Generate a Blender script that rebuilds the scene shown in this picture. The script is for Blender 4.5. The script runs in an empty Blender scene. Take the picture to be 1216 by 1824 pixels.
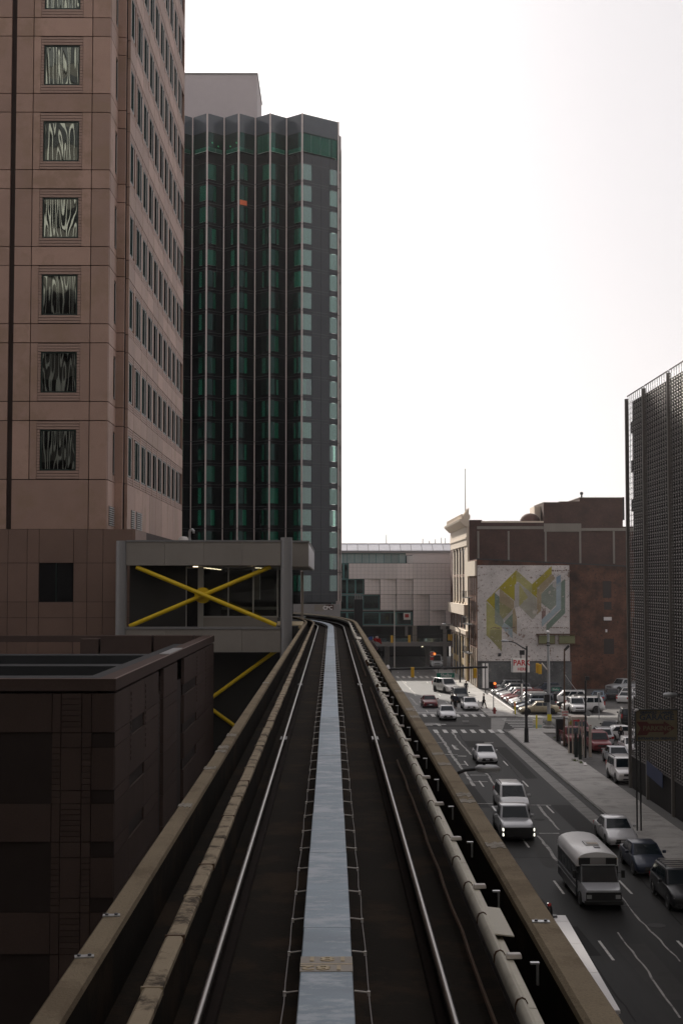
import bpy, bmesh, math, random
from mathutils import Vector, Matrix
random.seed(7)
R = math.radians
scene = bpy.context.scene

# ------------------------------------------------------------------ camera
F = 2450.0                      # focal length in pixels of the 1216 x 1824 photograph
EYE = Vector((0, 0, 15.5))      # eye height above the street
PITCH = math.atan(127 / F); YAW = math.atan(18 / F)
cam = bpy.data.objects.new('camera', bpy.data.cameras.new('camera'))
scene.collection.objects.link(cam)
cam.data.sensor_fit = 'VERTICAL'; cam.data.sensor_height = 36.0; cam.data.lens = 36.0 * F / 1824
cam.data.clip_start = 0.1; cam.data.clip_end = 9000
cam.location = EYE; cam.rotation_euler = (R(90) + PITCH, 0, -YAW)
scene.camera = cam
scene.render.resolution_x = 682; scene.render.resolution_y = 1024
CR = cam.rotation_euler.to_matrix()

# ------------------------------------------------------------------ sky, sun, exposure
SUN_AZ, SUN_EL = R(-18), R(29)          # sun ahead of the viewer, a little to the left, behind thin cloud
world = bpy.data.worlds.new('World'); scene.world = world; world.use_nodes = True
wn, wl = world.node_tree.nodes, world.node_tree.links
wn.clear()
sky = wn.new('ShaderNodeTexSky'); sky.sky_type = 'NISHITA'; sky.sun_disc = False
sky.sun_elevation = SUN_EL; sky.sun_rotation = SUN_AZ
sky.dust_density = 3.0; sky.air_density = 1.0; sky.ozone_density = 1.0
hs = wn.new('ShaderNodeHueSaturation'); hs.inputs['Saturation'].default_value = 0.2
bg1 = wn.new('ShaderNodeBackground'); bg1.inputs['Strength'].default_value = 0.038
bg2 = wn.new('ShaderNodeBackground'); bg2.inputs['Color'].default_value = (0.86, 0.80, 0.82, 1); bg2.inputs['Strength'].default_value = 0.49
mx = wn.new('ShaderNodeAddShader')     # thin white cloud veil over the hazy sky
wo = wn.new('ShaderNodeOutputWorld')
wl.new(sky.outputs[0], hs.inputs['Color']); wl.new(hs.outputs[0], bg1.inputs['Color'])
wl.new(bg1.outputs[0], mx.inputs[0]); wl.new(bg2.outputs[0], mx.inputs[1]); wl.new(mx.outputs[0], wo.inputs['Surface'])
sl = bpy.data.lights.new('sun', 'SUN'); sl.energy = 5.0; sl.angle = R(1.5); sl.color = (1.0, 0.93, 0.84)
sun = bpy.data.objects.new('sun', sl); scene.collection.objects.link(sun)
sdir = Vector((math.sin(SUN_AZ) * math.cos(SUN_EL), math.cos(SUN_AZ) * math.cos(SUN_EL), math.sin(SUN_EL)))
sun.location = sdir * 300; sun.rotation_euler = sdir.to_track_quat('Z', 'Y').to_euler()
vs = scene.view_settings
vs.view_transform = 'Standard'; vs.look = 'None'; vs.exposure = 0.22; vs.gamma = 1.0; vs.use_curve_mapping = False
scene.cycles.use_denoising = True
scene.cycles.max_bounces = 6; scene.cycles.diffuse_bounces = 3; scene.cycles.glossy_bounces = 3
scene.cycles.transmission_bounces = 4; scene.cycles.transparent_max_bounces = 12
scene.cycles.sample_clamp_indirect = 4.0

# ------------------------------------------------------------------ helpers
COL = scene.collection
ORG = {}
def at(px, py, X=None, Y=None, Z=None):
    "the point where the sight line through a pixel meets a wall plane or the ground"
    d = CR @ Vector(((px - 608) / F, -(py - 912) / F, -1))
    if Y is not None: t = (Y - EYE.y) / d.y
    elif X is not None: t = (X - EYE.x) / d.x
    else: t = (Z - EYE.z) / d.z
    return EYE + d * t
def ax(px, Y, py=1040): return at(px, py, Y=Y).x
def az(py, Y, px=600): return at(px, py, Y=Y).z
def gnd(px, py, z=0.0): return at(px, py, Z=z)

class MB:
    "collects shapes for one mesh"
    def __init__(s): s.v = []; s.f = []
    def pts(s, vs): n = len(s.v); s.v += [tuple(v) for v in vs]; return n
    def quad(s, a, b, c, d): n = s.pts((a, b, c, d)); s.f.append((n, n+1, n+2, n+3)); return s
    def poly(s, vs): n = s.pts(vs); s.f.append(tuple(range(n, n + len(vs)))); return s
    def box(s, x0, x1, y0, y1, z0, z1):
        n = s.pts([(x0,y0,z0),(x1,y0,z0),(x1,y1,z0),(x0,y1,z0),(x0,y0,z1),(x1,y0,z1),(x1,y1,z1),(x0,y1,z1)])
        for q in ((0,3,2,1),(4,5,6,7),(0,1,5,4),(1,2,6,5),(2,3,7,6),(3,0,4,7)): s.f.append(tuple(n+i for i in q))
        return s
    def hexa(s, p):
        n = s.pts(p)
        for q in ((0,3,2,1),(4,5,6,7),(0,1,5,4),(1,2,6,5),(2,3,7,6),(3,0,4,7)): s.f.append(tuple(n+i for i in q))
        return s
    def prism(s, poly, d):
        "polygon extruded by vector d"
        k = len(poly); n = s.pts(poly); d = Vector(d); s.pts([tuple(Vector(p) + d) for p in poly])
        s.f.append(tuple(range(n, n + k))); s.f.append(tuple(range(n + 2*k - 1, n + k - 1, -1)))
        for i in range(k): j = (i + 1) % k; s.f.append((n+j, n+i, n+k+i, n+k+j))
        return s
    def tube(s, path, r, k=8, cap=True):
        path = [Vector(p) for p in path]; rr = r if isinstance(r, (list, tuple)) else [r] * len(path)
        rings = []
        for i, p in enumerate(path):
            t = (path[min(i+1, len(path)-1)] - path[max(i-1, 0)]).normalized()
            a = t.cross(Vector((0,0,1)));  a = a if a.length > .05 else t.cross(Vector((0,1,0)))
            a.normalize(); b = t.cross(a)
            rings.append(s.pts([p + (a*math.cos(2*math.pi*j/k) + b*math.sin(2*math.pi*j/k)) * rr[i] for j in range(k)]))
        for i in range(len(rings)-1):
            for j in range(k): q = (j+1) % k; s.f.append((rings[i]+j, rings[i]+q, rings[i+1]+q, rings[i+1]+j))
        if cap: s.f.append(tuple(rings[0]+j for j in range(k-1,-1,-1))); s.f.append(tuple(rings[-1]+j for j in range(k)))
        return s
    def loft(s, rings, closed=True, cap=True):
        k = len(rings[0]); ns = [s.pts(r) for r in rings]
        for i in range(len(ns)-1):
            for j in range(k if closed else k-1): q = (j+1) % k; s.f.append((ns[i]+j, ns[i]+q, ns[i+1]+q, ns[i+1]+j))
        if cap: s.f.append(tuple(ns[0]+j for j in range(k-1,-1,-1))); s.f.append(tuple(ns[-1]+j for j in range(k)))
        return s
    def lathe(s, prof, c=(0,0,0), k=16, axis='z'):
        rings = []
        for r, h in prof:
            ring = []
            for j in range(k):
                a = 2*math.pi*j/k; u, w = r*math.cos(a), r*math.sin(a)
                p = (u, w, h) if axis == 'z' else ((h, u, w) if axis == 'x' else (u, h, w))
                ring.append((c[0]+p[0], c[1]+p[1], c[2]+p[2]))
            rings.append(ring)
        return s.loft(rings)
    def mesh(s, name, off=(0,0,0), smooth=None, bevel=0.0, seg=2):
        me = bpy.data.meshes.new(name)
        o = Vector(off)
        me.from_pydata([tuple(Vector(v) - o) for v in s.v], [], s.f)
        bm = bmesh.new(); bm.from_mesh(me)
        bmesh.ops.remove_doubles(bm, verts=bm.verts, dist=1e-5)
        if bevel: bmesh.ops.bevel(bm, geom=[e for e in bm.edges if len(e.link_faces) == 2 and e.calc_face_angle(0) > .35], offset=bevel, segments=seg, profile=.5, affect='EDGES', clamp_overlap=True)
        bmesh.ops.recalc_face_normals(bm, faces=bm.faces)
        bm.to_mesh(me); bm.free()
        if smooth is not None:
            me.shade_smooth(); me.set_sharp_from_angle(angle=R(smooth))
        return me

def setp(o, label=None, cat=None, group=None, kind=None):
    if label: o['label'] = label
    if cat: o['category'] = cat
    if group: o['group'] = group
    if kind: o['kind'] = kind
    return o
def thing(name, label, cat, loc=(0,0,0), group=None, rz=0):
    o = bpy.data.objects.new(name, None); COL.objects.link(o); o.location = loc; o.rotation_euler = (0,0,rz)
    o.empty_display_size = .3; ORG[o] = Vector(loc) if rz == 0 else Vector((0,0,0))
    return setp(o, label, cat, group)
def place(name, me, mat, parent=None, loc=(0,0,0), rot=(0,0,0), scale=(1,1,1), kind=None):
    "links an object that may share its mesh; loc in world axes (or the parent's own when it is turned)"
    o = bpy.data.objects.new(name, me); COL.objects.link(o)
    org = ORG.get(parent, Vector((0,0,0))) if parent else Vector((0,0,0))
    if parent: o.parent = parent
    o.location = Vector(loc) - org; o.rotation_euler = rot; o.scale = scale
    ORG[o] = Vector(loc)
    if mat is not None:
        if not me.materials: me.materials.append(None)
        o.material_slots[0].link = 'OBJECT'; o.material_slots[0].material = mat
    if kind: o['kind'] = kind
    return o
def part(name, mb, mat, parent=None, smooth=None, bevel=0, kind=None, label=None, cat=None, group=None, seg=2):
    "one mesh given in world axes (own axes under a turned thing), origin at its parent"
    org = ORG.get(parent, Vector((0,0,0))) if parent else Vector((0,0,0))
    me = mb.mesh(name, org, smooth, bevel, seg)
    o = place(name, me, mat, parent, loc=org, kind=kind)
    ORG[o] = org
    return setp(o, label, cat, group)
def struct(name, mb, mat, parent=None, smooth=None):
    return part(name, mb, mat, parent, smooth, kind='structure' if parent is None else None)

_unit = {}
def unit_box(bevel=0):
    if bevel not in _unit: _unit[bevel] = MB().box(-.5,.5,-.5,.5,-.5,.5).mesh('unit_box', bevel=bevel, seg=1)
    return _unit[bevel]
def bx(name, mat, parent, x0, x1, y0, y1, z0, z1):
    "a box that shares one unit mesh"
    return place(name, unit_box(), mat, parent, ((x0+x1)/2, (y0+y1)/2, (z0+z1)/2), scale=(x1-x0, y1-y0, z1-z0))
def text_mesh(s, size, extrude=.004, bold=.0, sx=1.0):
    cu = bpy.data.curves.new('lettering', 'FONT'); cu.body = s; cu.size = size; cu.extrude = extrude; cu.offset = bold
    cu.align_x = 'CENTER'; cu.align_y = 'CENTER'; cu.resolution_u = 2
    o = bpy.data.objects.new('lettering_tmp', cu); COL.objects.link(o)
    bpy.context.view_layer.update()
    me = bpy.data.meshes.new_from_object(o.evaluated_get(bpy.context.evaluated_depsgraph_get()))
    bpy.data.objects.remove(o); bpy.data.curves.remove(cu)
    for v in me.vertices: v.co.x *= sx
    me.materials.clear()
    return me
def lettering(s, size, mat, parent, loc, bold=0.0, sx=1.0, rz=0, label=None, flat=False, rot=None):
    return place('lettering', text_mesh(s, size, .004, bold, sx), mat, parent, loc, rot if rot else ((0,0,rz) if flat else (R(90),0,rz)))

# ------------------------------------------------------------------ materials
def M(name, col, rough=.7, metal=0.0, var=.18, scale=1.2, bump=0.0, bscale=30, rand=0.0, spec=.5, stretch=(1,1,1), grain=0.0, stain=None, stain_scale=.5, stain_amt=.5, emit=None, estr=0, coat=0.0):
    m = bpy.data.materials.new(name); m.use_nodes = True
    n, l = m.node_tree.nodes, m.node_tree.links
    b = n['Principled BSDF']
    b.inputs['Roughness'].default_value = rough; b.inputs['Metallic'].default_value = metal
    b.inputs['Specular IOR Level'].default_value = spec; b.inputs['Coat Weight'].default_value = coat
    geo = n.new('ShaderNodeNewGeometry'); mp = n.new('ShaderNodeMapping'); mp.inputs['Scale'].default_value = stretch
    l.new(geo.outputs['Position'], mp.inputs['Vector'])
    def noise(sc, det=4, r=.6):
        t = n.new('ShaderNodeTexNoise'); t.inputs['Scale'].default_value = sc; t.inputs['Detail'].default_value = det; t.inputs['Roughness'].default_value = r
        l.new(mp.outputs[0], t.inputs['Vector']); return t.outputs['Fac']
    def math_(op, a, bb):
        q = n.new('ShaderNodeMath'); q.operation = op
        for i, x in enumerate((a, bb)):
            if isinstance(x, (int, float)): q.inputs[i].default_value = x
            else: l.new(x, q.inputs[i])
        return q.outputs[0]
    f = math_('MULTIPLY_ADD', noise(scale), 2*var); f.node.inputs[2].default_value = 1 - var
    if grain:
        g = math_('MULTIPLY_ADD', noise(bscale, 2), 2*grain); g.node.inputs[2].default_value = 1 - grain; f = math_('MULTIPLY', f, g)
    if rand:
        oi = n.new('ShaderNodeObjectInfo')
        r = math_('MULTIPLY_ADD', oi.outputs['Random'], 2*rand); r.node.inputs[2].default_value = 1 - rand; f = math_('MULTIPLY', f, r)
    vm = n.new('ShaderNodeVectorMath'); vm.operation = 'SCALE'; vm.inputs[0].default_value = col[:3]; l.new(f, vm.inputs['Scale'])
    out = vm.outputs[0]
    if stain:
        t = noise(stain_scale, 6, .7); rp = n.new('ShaderNodeValToRGB'); l.new(t, rp.inputs[0])
        rp.color_ramp.elements[0].position = .5; rp.color_ramp.elements[1].position = .62
        mi = n.new('ShaderNodeMix'); mi.data_type = 'RGBA'
        l.new(math_('MULTIPLY', rp.outputs[0], stain_amt), mi.inputs['Factor']); l.new(out, mi.inputs['A']); mi.inputs['B'].default_value = (*stain, 1)
        out = mi.outputs['Result']
    l.new(out, b.inputs['Base Color'])
    if bump:
        bp = n.new('ShaderNodeBump'); bp.inputs['Strength'].default_value = bump; bp.inputs['Distance'].default_value = .02
        l.new(noise(bscale, 3), bp.inputs['Height']); l.new(bp.outputs[0], b.inputs['Normal'])
    if emit:
        b.inputs['Emission Color'].default_value = (*emit, 1); b.inputs['Emission Strength'].default_value = estr
    return m
def glass(name, tint, refl=.06, rough=.02, wave=0.0, wscale=(6, 6, 1), gcol=(1,1,1), fres=.55):
    "tinted pane: part see-through, part mirror"
    m = bpy.data.materials.new(name); m.use_nodes = True
    n, l = m.node_tree.nodes, m.node_tree.links; n.clear()
    o = n.new('ShaderNodeOutputMaterial'); tr = n.new('ShaderNodeBsdfTransparent'); tr.inputs[0].default_value = (*tint, 1)
    gl = n.new('ShaderNodeBsdfGlossy'); gl.inputs['Roughness'].default_value = rough; gl.inputs[0].default_value = (*gcol, 1)
    lw = n.new('ShaderNodeLayerWeight'); lw.inputs[0].default_value = .35
    ma = n.new('ShaderNodeMath'); ma.operation = 'MULTIPLY_ADD'; l.new(lw.outputs['Fresnel'], ma.inputs[0]); ma.inputs[1].default_value = fres; ma.inputs[2].default_value = refl; ma.use_clamp = True
    ms = n.new('ShaderNodeMixShader'); l.new(ma.outputs[0], ms.inputs[0]); l.new(tr.outputs[0], ms.inputs[1]); l.new(gl.outputs[0], ms.inputs[2]); l.new(ms.outputs[0], o.inputs[0])
    if wave:
        geo = n.new('ShaderNodeNewGeometry'); mp = n.new('ShaderNodeMapping'); mp.inputs['Scale'].default_value = wscale
        t = n.new('ShaderNodeTexNoise'); t.inputs['Scale'].default_value = 1; t.inputs['Detail'].default_value = 0.3
        bp = n.new('ShaderNodeBump'); bp.inputs['Strength'].default_value = wave; bp.inputs['Distance'].default_value = .05
        l.new(geo.outputs['Position'], mp.inputs[0]); l.new(mp.outputs[0], t.inputs['Vector']); l.new(t.outputs['Fac'], bp.inputs['Height']); l.new(bp.outputs[0], gl.inputs['Normal'])
    return m
def bricks(name, c1, c2, mortar, sx=.24, sz=.075, peel=None, peel_amt=0.0, axis='x', dirt=.25):
    m = bpy.data.materials.new(name); m.use_nodes = True
    n, l = m.node_tree.nodes, m.node_tree.links; b = n['Principled BSDF']; b.inputs['Roughness'].default_value = .9; b.inputs['Specular IOR Level'].default_value = .2
    geo = n.new('ShaderNodeNewGeometry'); sp = n.new('ShaderNodeSeparateXYZ'); cb = n.new('ShaderNodeCombineXYZ')
    l.new(geo.outputs['Position'], sp.inputs[0]); l.new(sp.outputs['X' if axis == 'x' else 'Y'], cb.inputs[0]); l.new(sp.outputs['Z'], cb.inputs[1])
    br = n.new('ShaderNodeTexBrick'); br.inputs['Scale'].default_value = 1; br.inputs['Brick Width'].default_value = sx; br.inputs['Row Height'].default_value = sz
    br.inputs['Mortar Size'].default_value = .006; br.inputs['Color1'].default_value = (*c1, 1); br.inputs['Color2'].default_value = (*c2, 1); br.inputs['Mortar'].default_value = (*mortar, 1)
    l.new(cb.outputs[0], br.inputs['Vector'])
    def nz(sc, det=5): 
        t = n.new('ShaderNodeTexNoise'); t.inputs['Scale'].default_value = sc; t.inputs['Detail'].default_value = det; t.inputs['Roughness'].default_value = .65; l.new(cb.outputs[0], t.inputs['Vector']); return t
    out = br.outputs['Color']
    rp = n.new('ShaderNodeValToRGB'); l.new(nz(.35).outputs['Fac'], rp.inputs[0]); rp.color_ramp.elements[0].position = .3; rp.color_ramp.elements[1].position = .7
    rp.color_ramp.elements[0].color = (1-dirt*1.6,)*3 + (1,); rp.color_ramp.elements[1].color = (1+dirt*.4,)*3 + (1,)
    mm = n.new('ShaderNodeMix'); mm.data_type = 'RGBA'; mm.blend_type = 'MULTIPLY'; mm.inputs['Factor'].default_value = 1; l.new(out, mm.inputs['A']); l.new(rp.outputs[0], mm.inputs['B']); out = mm.outputs['Result']
    if peel:
        for sc, lo in ((2.6, .60), (.55, .63)):
            r2 = n.new('ShaderNodeValToRGB'); t = nz(sc, 8); l.new(t.outputs['Fac'], r2.inputs[0]); r2.color_ramp.elements[0].position = lo - peel_amt; r2.color_ramp.elements[1].position = lo + .05 - peel_amt
            m3 = n.new('ShaderNodeMix'); m3.data_type = 'RGBA'; l.new(r2.outputs[0], m3.inputs['Factor']); l.new(out, m3.inputs['A']); m3.inputs['B'].default_value = (*peel, 1); out = m3.outputs['Result']
    l.new(out, b.inputs['Base Color'])
    bp = n.new('ShaderNodeBump'); bp.inputs['Strength'].default_value = .5; bp.inputs['Distance'].default_value = .02; l.new(br.outputs['Fac'], bp.inputs['Height']); bp.invert = True; l.new(bp.outputs[0], b.inputs['Normal'])
    return m

m_ground = M('ground_concrete', (.13,.128,.122), .9, var=.3, scale=.15, bump=.3, bscale=8, grain=.15)
m_asphalt = M('asphalt', (.016,.0155,.015), .6, var=.35, scale=.12, bump=.25, bscale=25, grain=.25, spec=.12, stretch=(1,.09,1), stain=(.032,.031,.029), stain_scale=.35, stain_amt=.5)
m_road_sunlit = M('worn_road_sunlit', (.135,.132,.128), .6, var=.25, scale=.2, bump=.15, grain=.12, stretch=(1,.2,1), stain=(.085,.083,.08), stain_scale=.4, stain_amt=.6)
m_asphalt_lot = M('lot_asphalt', (.11,.105,.10), .7, var=.35, scale=.3, bump=.3, bscale=20, grain=.2, spec=.15, stain=(.035,.034,.033), stain_scale=.6, stain_amt=.6)
m_conc_walk = M('sidewalk_concrete', (.40,.385,.36), .85, var=.2, scale=.5, bump=.2, bscale=30, grain=.12, rand=.08, stain=(.24,.23,.215), stain_scale=.6, stain_amt=.7)
m_conc_strip = M('gutter_concrete', (.24,.235,.22), .85, var=.25, scale=.4, bump=.2, bscale=30, grain=.15, stain=(.1,.095,.09), stain_scale=.8, stain_amt=.5)
m_gutter_dark = M('gutter_asphalt', (.035,.034,.033), .8, var=.4, scale=.6, grain=.2, bump=.2)
m_paint = M('road_paint', (.62,.61,.58), .7, var=.25, scale=2.5, grain=.2, stain=(.12,.12,.115), stain_scale=5, stain_amt=.7)
m_patch = M('asphalt_patch', (.011,.0105,.010), .7, var=.3, scale=1, grain=.2, spec=.1)
m_patch_pale = M('asphalt_patch_pale', (.045,.044,.042), .7, var=.3, scale=1, grain=.2, spec=.1)
m_seal = M('crack_filler', (.36,.35,.33), .7, var=.3, scale=4, stain=(.08,.078,.075), stain_scale=1.2, stain_amt=.8)
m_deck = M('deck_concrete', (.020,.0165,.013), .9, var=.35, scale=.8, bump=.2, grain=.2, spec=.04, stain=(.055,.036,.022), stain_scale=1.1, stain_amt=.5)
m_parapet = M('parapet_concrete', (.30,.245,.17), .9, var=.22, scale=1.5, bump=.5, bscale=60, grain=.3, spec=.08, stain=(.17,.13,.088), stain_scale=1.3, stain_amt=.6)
m_mortar = M('joint_mortar', (.33,.30,.25), .9, var=.3, scale=12, grain=.2, stain=(.15,.12,.09), stain_scale=10, stain_amt=.8)
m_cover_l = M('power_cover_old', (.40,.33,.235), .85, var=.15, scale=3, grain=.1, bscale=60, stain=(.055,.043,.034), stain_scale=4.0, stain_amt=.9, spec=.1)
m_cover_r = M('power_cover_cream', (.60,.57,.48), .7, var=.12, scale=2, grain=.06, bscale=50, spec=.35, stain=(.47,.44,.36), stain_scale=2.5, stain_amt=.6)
m_rail = M('rail_steel', (.20,.185,.175), .34, 1.0, var=.1, scale=6, stretch=(1,.1,1))
m_rail_web = M('rail_web_rust', (.016,.011,.009), .9, var=.3, scale=5, spec=.05)
m_rust = M('rusty_conduit', (.10,.055,.03), .85, var=.5, scale=4, grain=.2)
m_plate = M('reaction_plate', (.25,.315,.375), .55, .35, var=.3, scale=2.2, stretch=(1,2.0,1), grain=.08, bscale=50, rand=.18, spec=.5, stain=(.42,.46,.51), stain_scale=2.4, stain_amt=.85, bump=.06)
m_plate_mark = M('plate_marker_band', (.40,.36,.31), .7, var=.12, scale=8)
m_mark_txt = M('marker_paint', (.60,.50,.34), .8, var=.15, scale=15)
m_white_metal = M('bracket_paint', (.62,.58,.55), .5, var=.1)
m_grey_metal = M('bracket_steel', (.16,.16,.165), .45, .6)
m_cable = M('cable_grey', (.30,.28,.27), .6)
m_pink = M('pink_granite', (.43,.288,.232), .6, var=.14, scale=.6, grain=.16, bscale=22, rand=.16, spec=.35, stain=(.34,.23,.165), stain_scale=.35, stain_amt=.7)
m_pink_rib = M('pink_granite_ribbed', (.40,.275,.225), .65, var=.14, scale=1, grain=.14, bscale=22)
m_joint = M('joint_dark', (.045,.03,.026), .9)
m_pink_shade = M('pink_granite_shaded', (.21,.138,.11), .6, var=.2, scale=.4, grain=.15, bscale=22, rand=.08, spec=.3)  # tower granite made darker: the podium's shade is in the colour
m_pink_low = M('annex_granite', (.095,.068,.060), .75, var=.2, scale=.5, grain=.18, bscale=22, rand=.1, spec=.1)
m_frame_g = M('window_frame_green', (.012,.03,.026), .4, .2)
m_frame_w = M('window_frame_light', (.55,.54,.53), .4, .5)
m_glass_wavy = glass('wavy_window_glass', (.10,.13,.12), .34, .02, wave=.42, wscale=(2.0, 2.0, .38), gcol=(.72,.80,.75))
m_glass_side = glass('side_window_glass', (.03,.045,.045), .012, .03, gcol=(.4,.62,.60), fres=.045)
m_room = M('dark_room', (.012,.013,.013), .9, spec=.1)
m_blind = M('pale_blind', (.55,.56,.50), .8)
m_louvre = M('vent_louvre', (.42,.42,.41), .5, .3)
m_roof_grey = M('roof_membrane', (.026,.029,.032), .8, var=.4, scale=.6, grain=.15)
m_coping = M('coping_stone', (.17,.115,.10), .5, var=.2)
m_stn = M('station_panel_grey', (.28,.258,.232), .6, var=.12, scale=.7, grain=.05, stretch=(1,1,.4), rand=.03)
m_stn_col = M('station_column_grey', (.25,.248,.25), .45, .1, var=.12, scale=1, stretch=(1,1,.3))
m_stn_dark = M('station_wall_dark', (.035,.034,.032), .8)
m_yellow = M('yellow_paint', (.80,.56,.012), .45, var=.12, scale=3)
m_alu = M('aluminium_frame', (.42,.41,.39), .4, .5)
m_stn_glass = glass('station_glass', (.75,.78,.76), .05, .02)
m_floor_int = M('station_floor', (.10,.09,.08), .6)
m_lamp_int = M('station_downlight', (.9,.8,.6), .5, emit=(1.0,.82,.55), estr=2.5)
m_cream = M('cream_panel', (.72,.58,.36), .6)
m_gt_glass = glass('teal_curtain_wall_glass', (.26,.56,.48), .012, .02, gcol=(.75,.95,.95), fres=.22)
m_gt_dark = M('dark_spandrel_glass', (.003,.0035,.0035), .12, var=.2, scale=.3, spec=.08)
m_gt_mull = M('mullion_light', (.50,.43,.41), .4, .35)
m_gt_line = M('mullion_dark', (.03,.034,.034), .5, .3)
m_curtain = M('room_curtain', (.74,.84,.80), .9, var=.3, scale=3.5, stretch=(3,3,.15), rand=.5)
m_gt_pale = glass('sky_lit_glass', (.45,.62,.56), .16, .03, gcol=(.8,.9,.9), fres=.4)
m_gt_mirror = M('reflective_spandrel_glass', (.03,.034,.038), .08, .22, var=.1, scale=.3)
m_gt_crown = M('tinted_crown_glass', (.05,.062,.075), .1, spec=.6)
m_ph = M('penthouse_concrete', (.50,.45,.45), .85, var=.06)
m_orange = M('orange_sticker', (.75,.16,.05), .6)
m_tile = M('tile_panel_pinkgrey', (.80,.735,.72), .55, var=.08, scale=.4, grain=.06, rand=.07, spec=.4)
m_tile_joint = M('tile_joint', (.12,.115,.115), .8)
m_teal_glass = glass('hall_teal_glass', (.20,.36,.37), .10, .03, gcol=(.75,.95,.95))
m_teal_pane = M('hall_pale_pane', (.40,.52,.52), .25, .1, rand=.35)
m_teal_frame = M('teal_frame', (.09,.22,.22), .5, .2)
m_skylight = M('skylight_panel', (.62,.62,.66), .35, rand=.05, spec=.6)
m_hall_grey = M('hall_concrete', (.27,.258,.25), .8, var=.12, scale=.5)
m_black = M('black_paint', (.012,.012,.013), .45)
m_darkmetal = M('dark_pole_paint', (.020,.020,.021), .5, .2)
m_galv = M('galvanised_pole', (.42,.43,.44), .4, .6, var=.1)
m_sig_y = M('signal_yellow', (.72,.42,.02), .5)
m_sig_r = M('signal_red_lamp', (.8,.1,.03), .4, emit=(1,.25,.05), estr=1.2)
m_green_sign = M('street_sign_green', (.01,.20,.13), .5)
m_white = M('white_paint', (.74,.71,.69), .6, var=.06)
m_sign_white = M('sign_white', (.82,.78,.74), .5, var=.05)
m_red = M('sign_red', (.55,.03,.035), .5)
m_red_aged = M('sign_red_aged', (.09,.016,.014), .8, var=.2)
m_blue = M('flag_blue', (.03,.10,.35), .7)
m_brick_dark = bricks('dark_brick', (.085,.043,.034), (.115,.056,.042), (.11,.08,.065), peel=(.24,.15,.095), peel_amt=-.05)
m_brick_red = bricks('red_brown_brick', (.135,.058,.034), (.175,.074,.044), (.11,.07,.05), dirt=.55, peel=(.045,.028,.022), peel_amt=.03)
m_brick_facade = bricks('facade_brick', (.26,.14,.10), (.31,.17,.12), (.3,.22,.18), axis='y')
m_mural = bricks('whitewashed_brick', (.70,.65,.62), (.77,.72,.69), (.37,.33,.30), peel=(.22,.145,.11), peel_amt=.02, dirt=.2)
m_wall_grey = bricks('grey_painted_brick', (.155,.16,.16), (.185,.19,.19), (.11,.11,.11), peel=(.25,.24,.23), peel_amt=.0, dirt=.4)
m_conc_frame = M('concrete_frame', (.26,.235,.20), .9, var=.2, scale=.5, grain=.1)
m_stone_cls = M('pale_limestone', (.76,.65,.52), .8, var=.12, scale=.8, grain=.06)
m_shop_ochre = M('ochre_pier', (.42,.30,.13), .8, var=.2)
m_win_black = M('black_window', (.012,.012,.013), .15, spec=.4)
m_band_dark = M('annex_window_band', (.048,.037,.034), .6, spec=.1)
m_iron = M('fire_escape_iron', (.03,.03,.032), .7)
m_blocked = M('blocked_window', (.035,.025,.022), .9)
m_bare = M('bare_brick_streak', (.20,.14,.11), .9, var=.4, scale=2)
m_olive = M('olive_board', (.16,.165,.075), .8, var=.2, scale=1.5)
m_dome = M('brown_dome', (.11,.055,.04), .8)
m_garage_post = M('garage_post', (.17,.155,.14), .5, .3, var=.12)
m_garage_tab = M('screen_tab_metal', (.17,.15,.138), .5, .2, var=.15, scale=.5)
m_garage_core = M('garage_core', (.028,.027,.026), .9, spec=.1)
m_garage_sign = M('sign_cream_aged', (.17,.135,.075), .8, var=.25, scale=3)
m_sign_navy = M('sign_navy', (.02,.035,.06), .7)
m_tyre = M('tyre_rubber', (.015,.015,.015), .85)
m_rim = M('wheel_rim', (.45,.45,.46), .3, .8)
m_carglass = M('car_glass', (.006,.013,.018), .06, spec=.35)
m_carplastic = M('car_black_plastic', (.015,.015,.015), .6)
m_chrome = M('car_chrome', (.6,.6,.6), .2, 1.0)
m_lens = M('headlight_lens', (.55,.56,.56), .15, .3)
m_lens_on = M('headlight_on', (1,.9,.7), .2, emit=(1.0,.80,.50), estr=3.0)
m_lens_white = M('led_on', (1,1,.9), .2, emit=(1.0,.97,.80), estr=1.8)
m_tail = M('tail_lens', (.45,.02,.02), .25)
m_plate_w = M('number_plate', (.6,.6,.62), .6)
m_cloth_black = M('black_cloth', (.012,.012,.014), .9)
m_cloth_navy = M('navy_cloth', (.02,.025,.04), .9)
m_skin = M('skin', (.32,.19,.14), .6)
m_hair = M('dark_hair', (.02,.015,.012), .7)
m_yellow_post = M('bollard_yellow', (.72,.60,.02), .5)
m_orange_post = M('marker_orange', (.8,.2,.04), .5)
m_cream_post = M('booth_cream', (.52,.45,.38), .7)
m_hydrant = M('hydrant_red', (.20,.03,.025), .6)
m_grass = M('weed_green', (.10,.14,.03), .8)
_paint = {}
def paint(col):
    if col not in _paint: _paint[col] = M('car_paint_%d' % len(_paint), col, .30, .15, var=.05, scale=1, spec=.5 if max(col) > .2 else .25, coat=.7 if max(col) > .2 else .15)
    return _paint[col]
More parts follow.
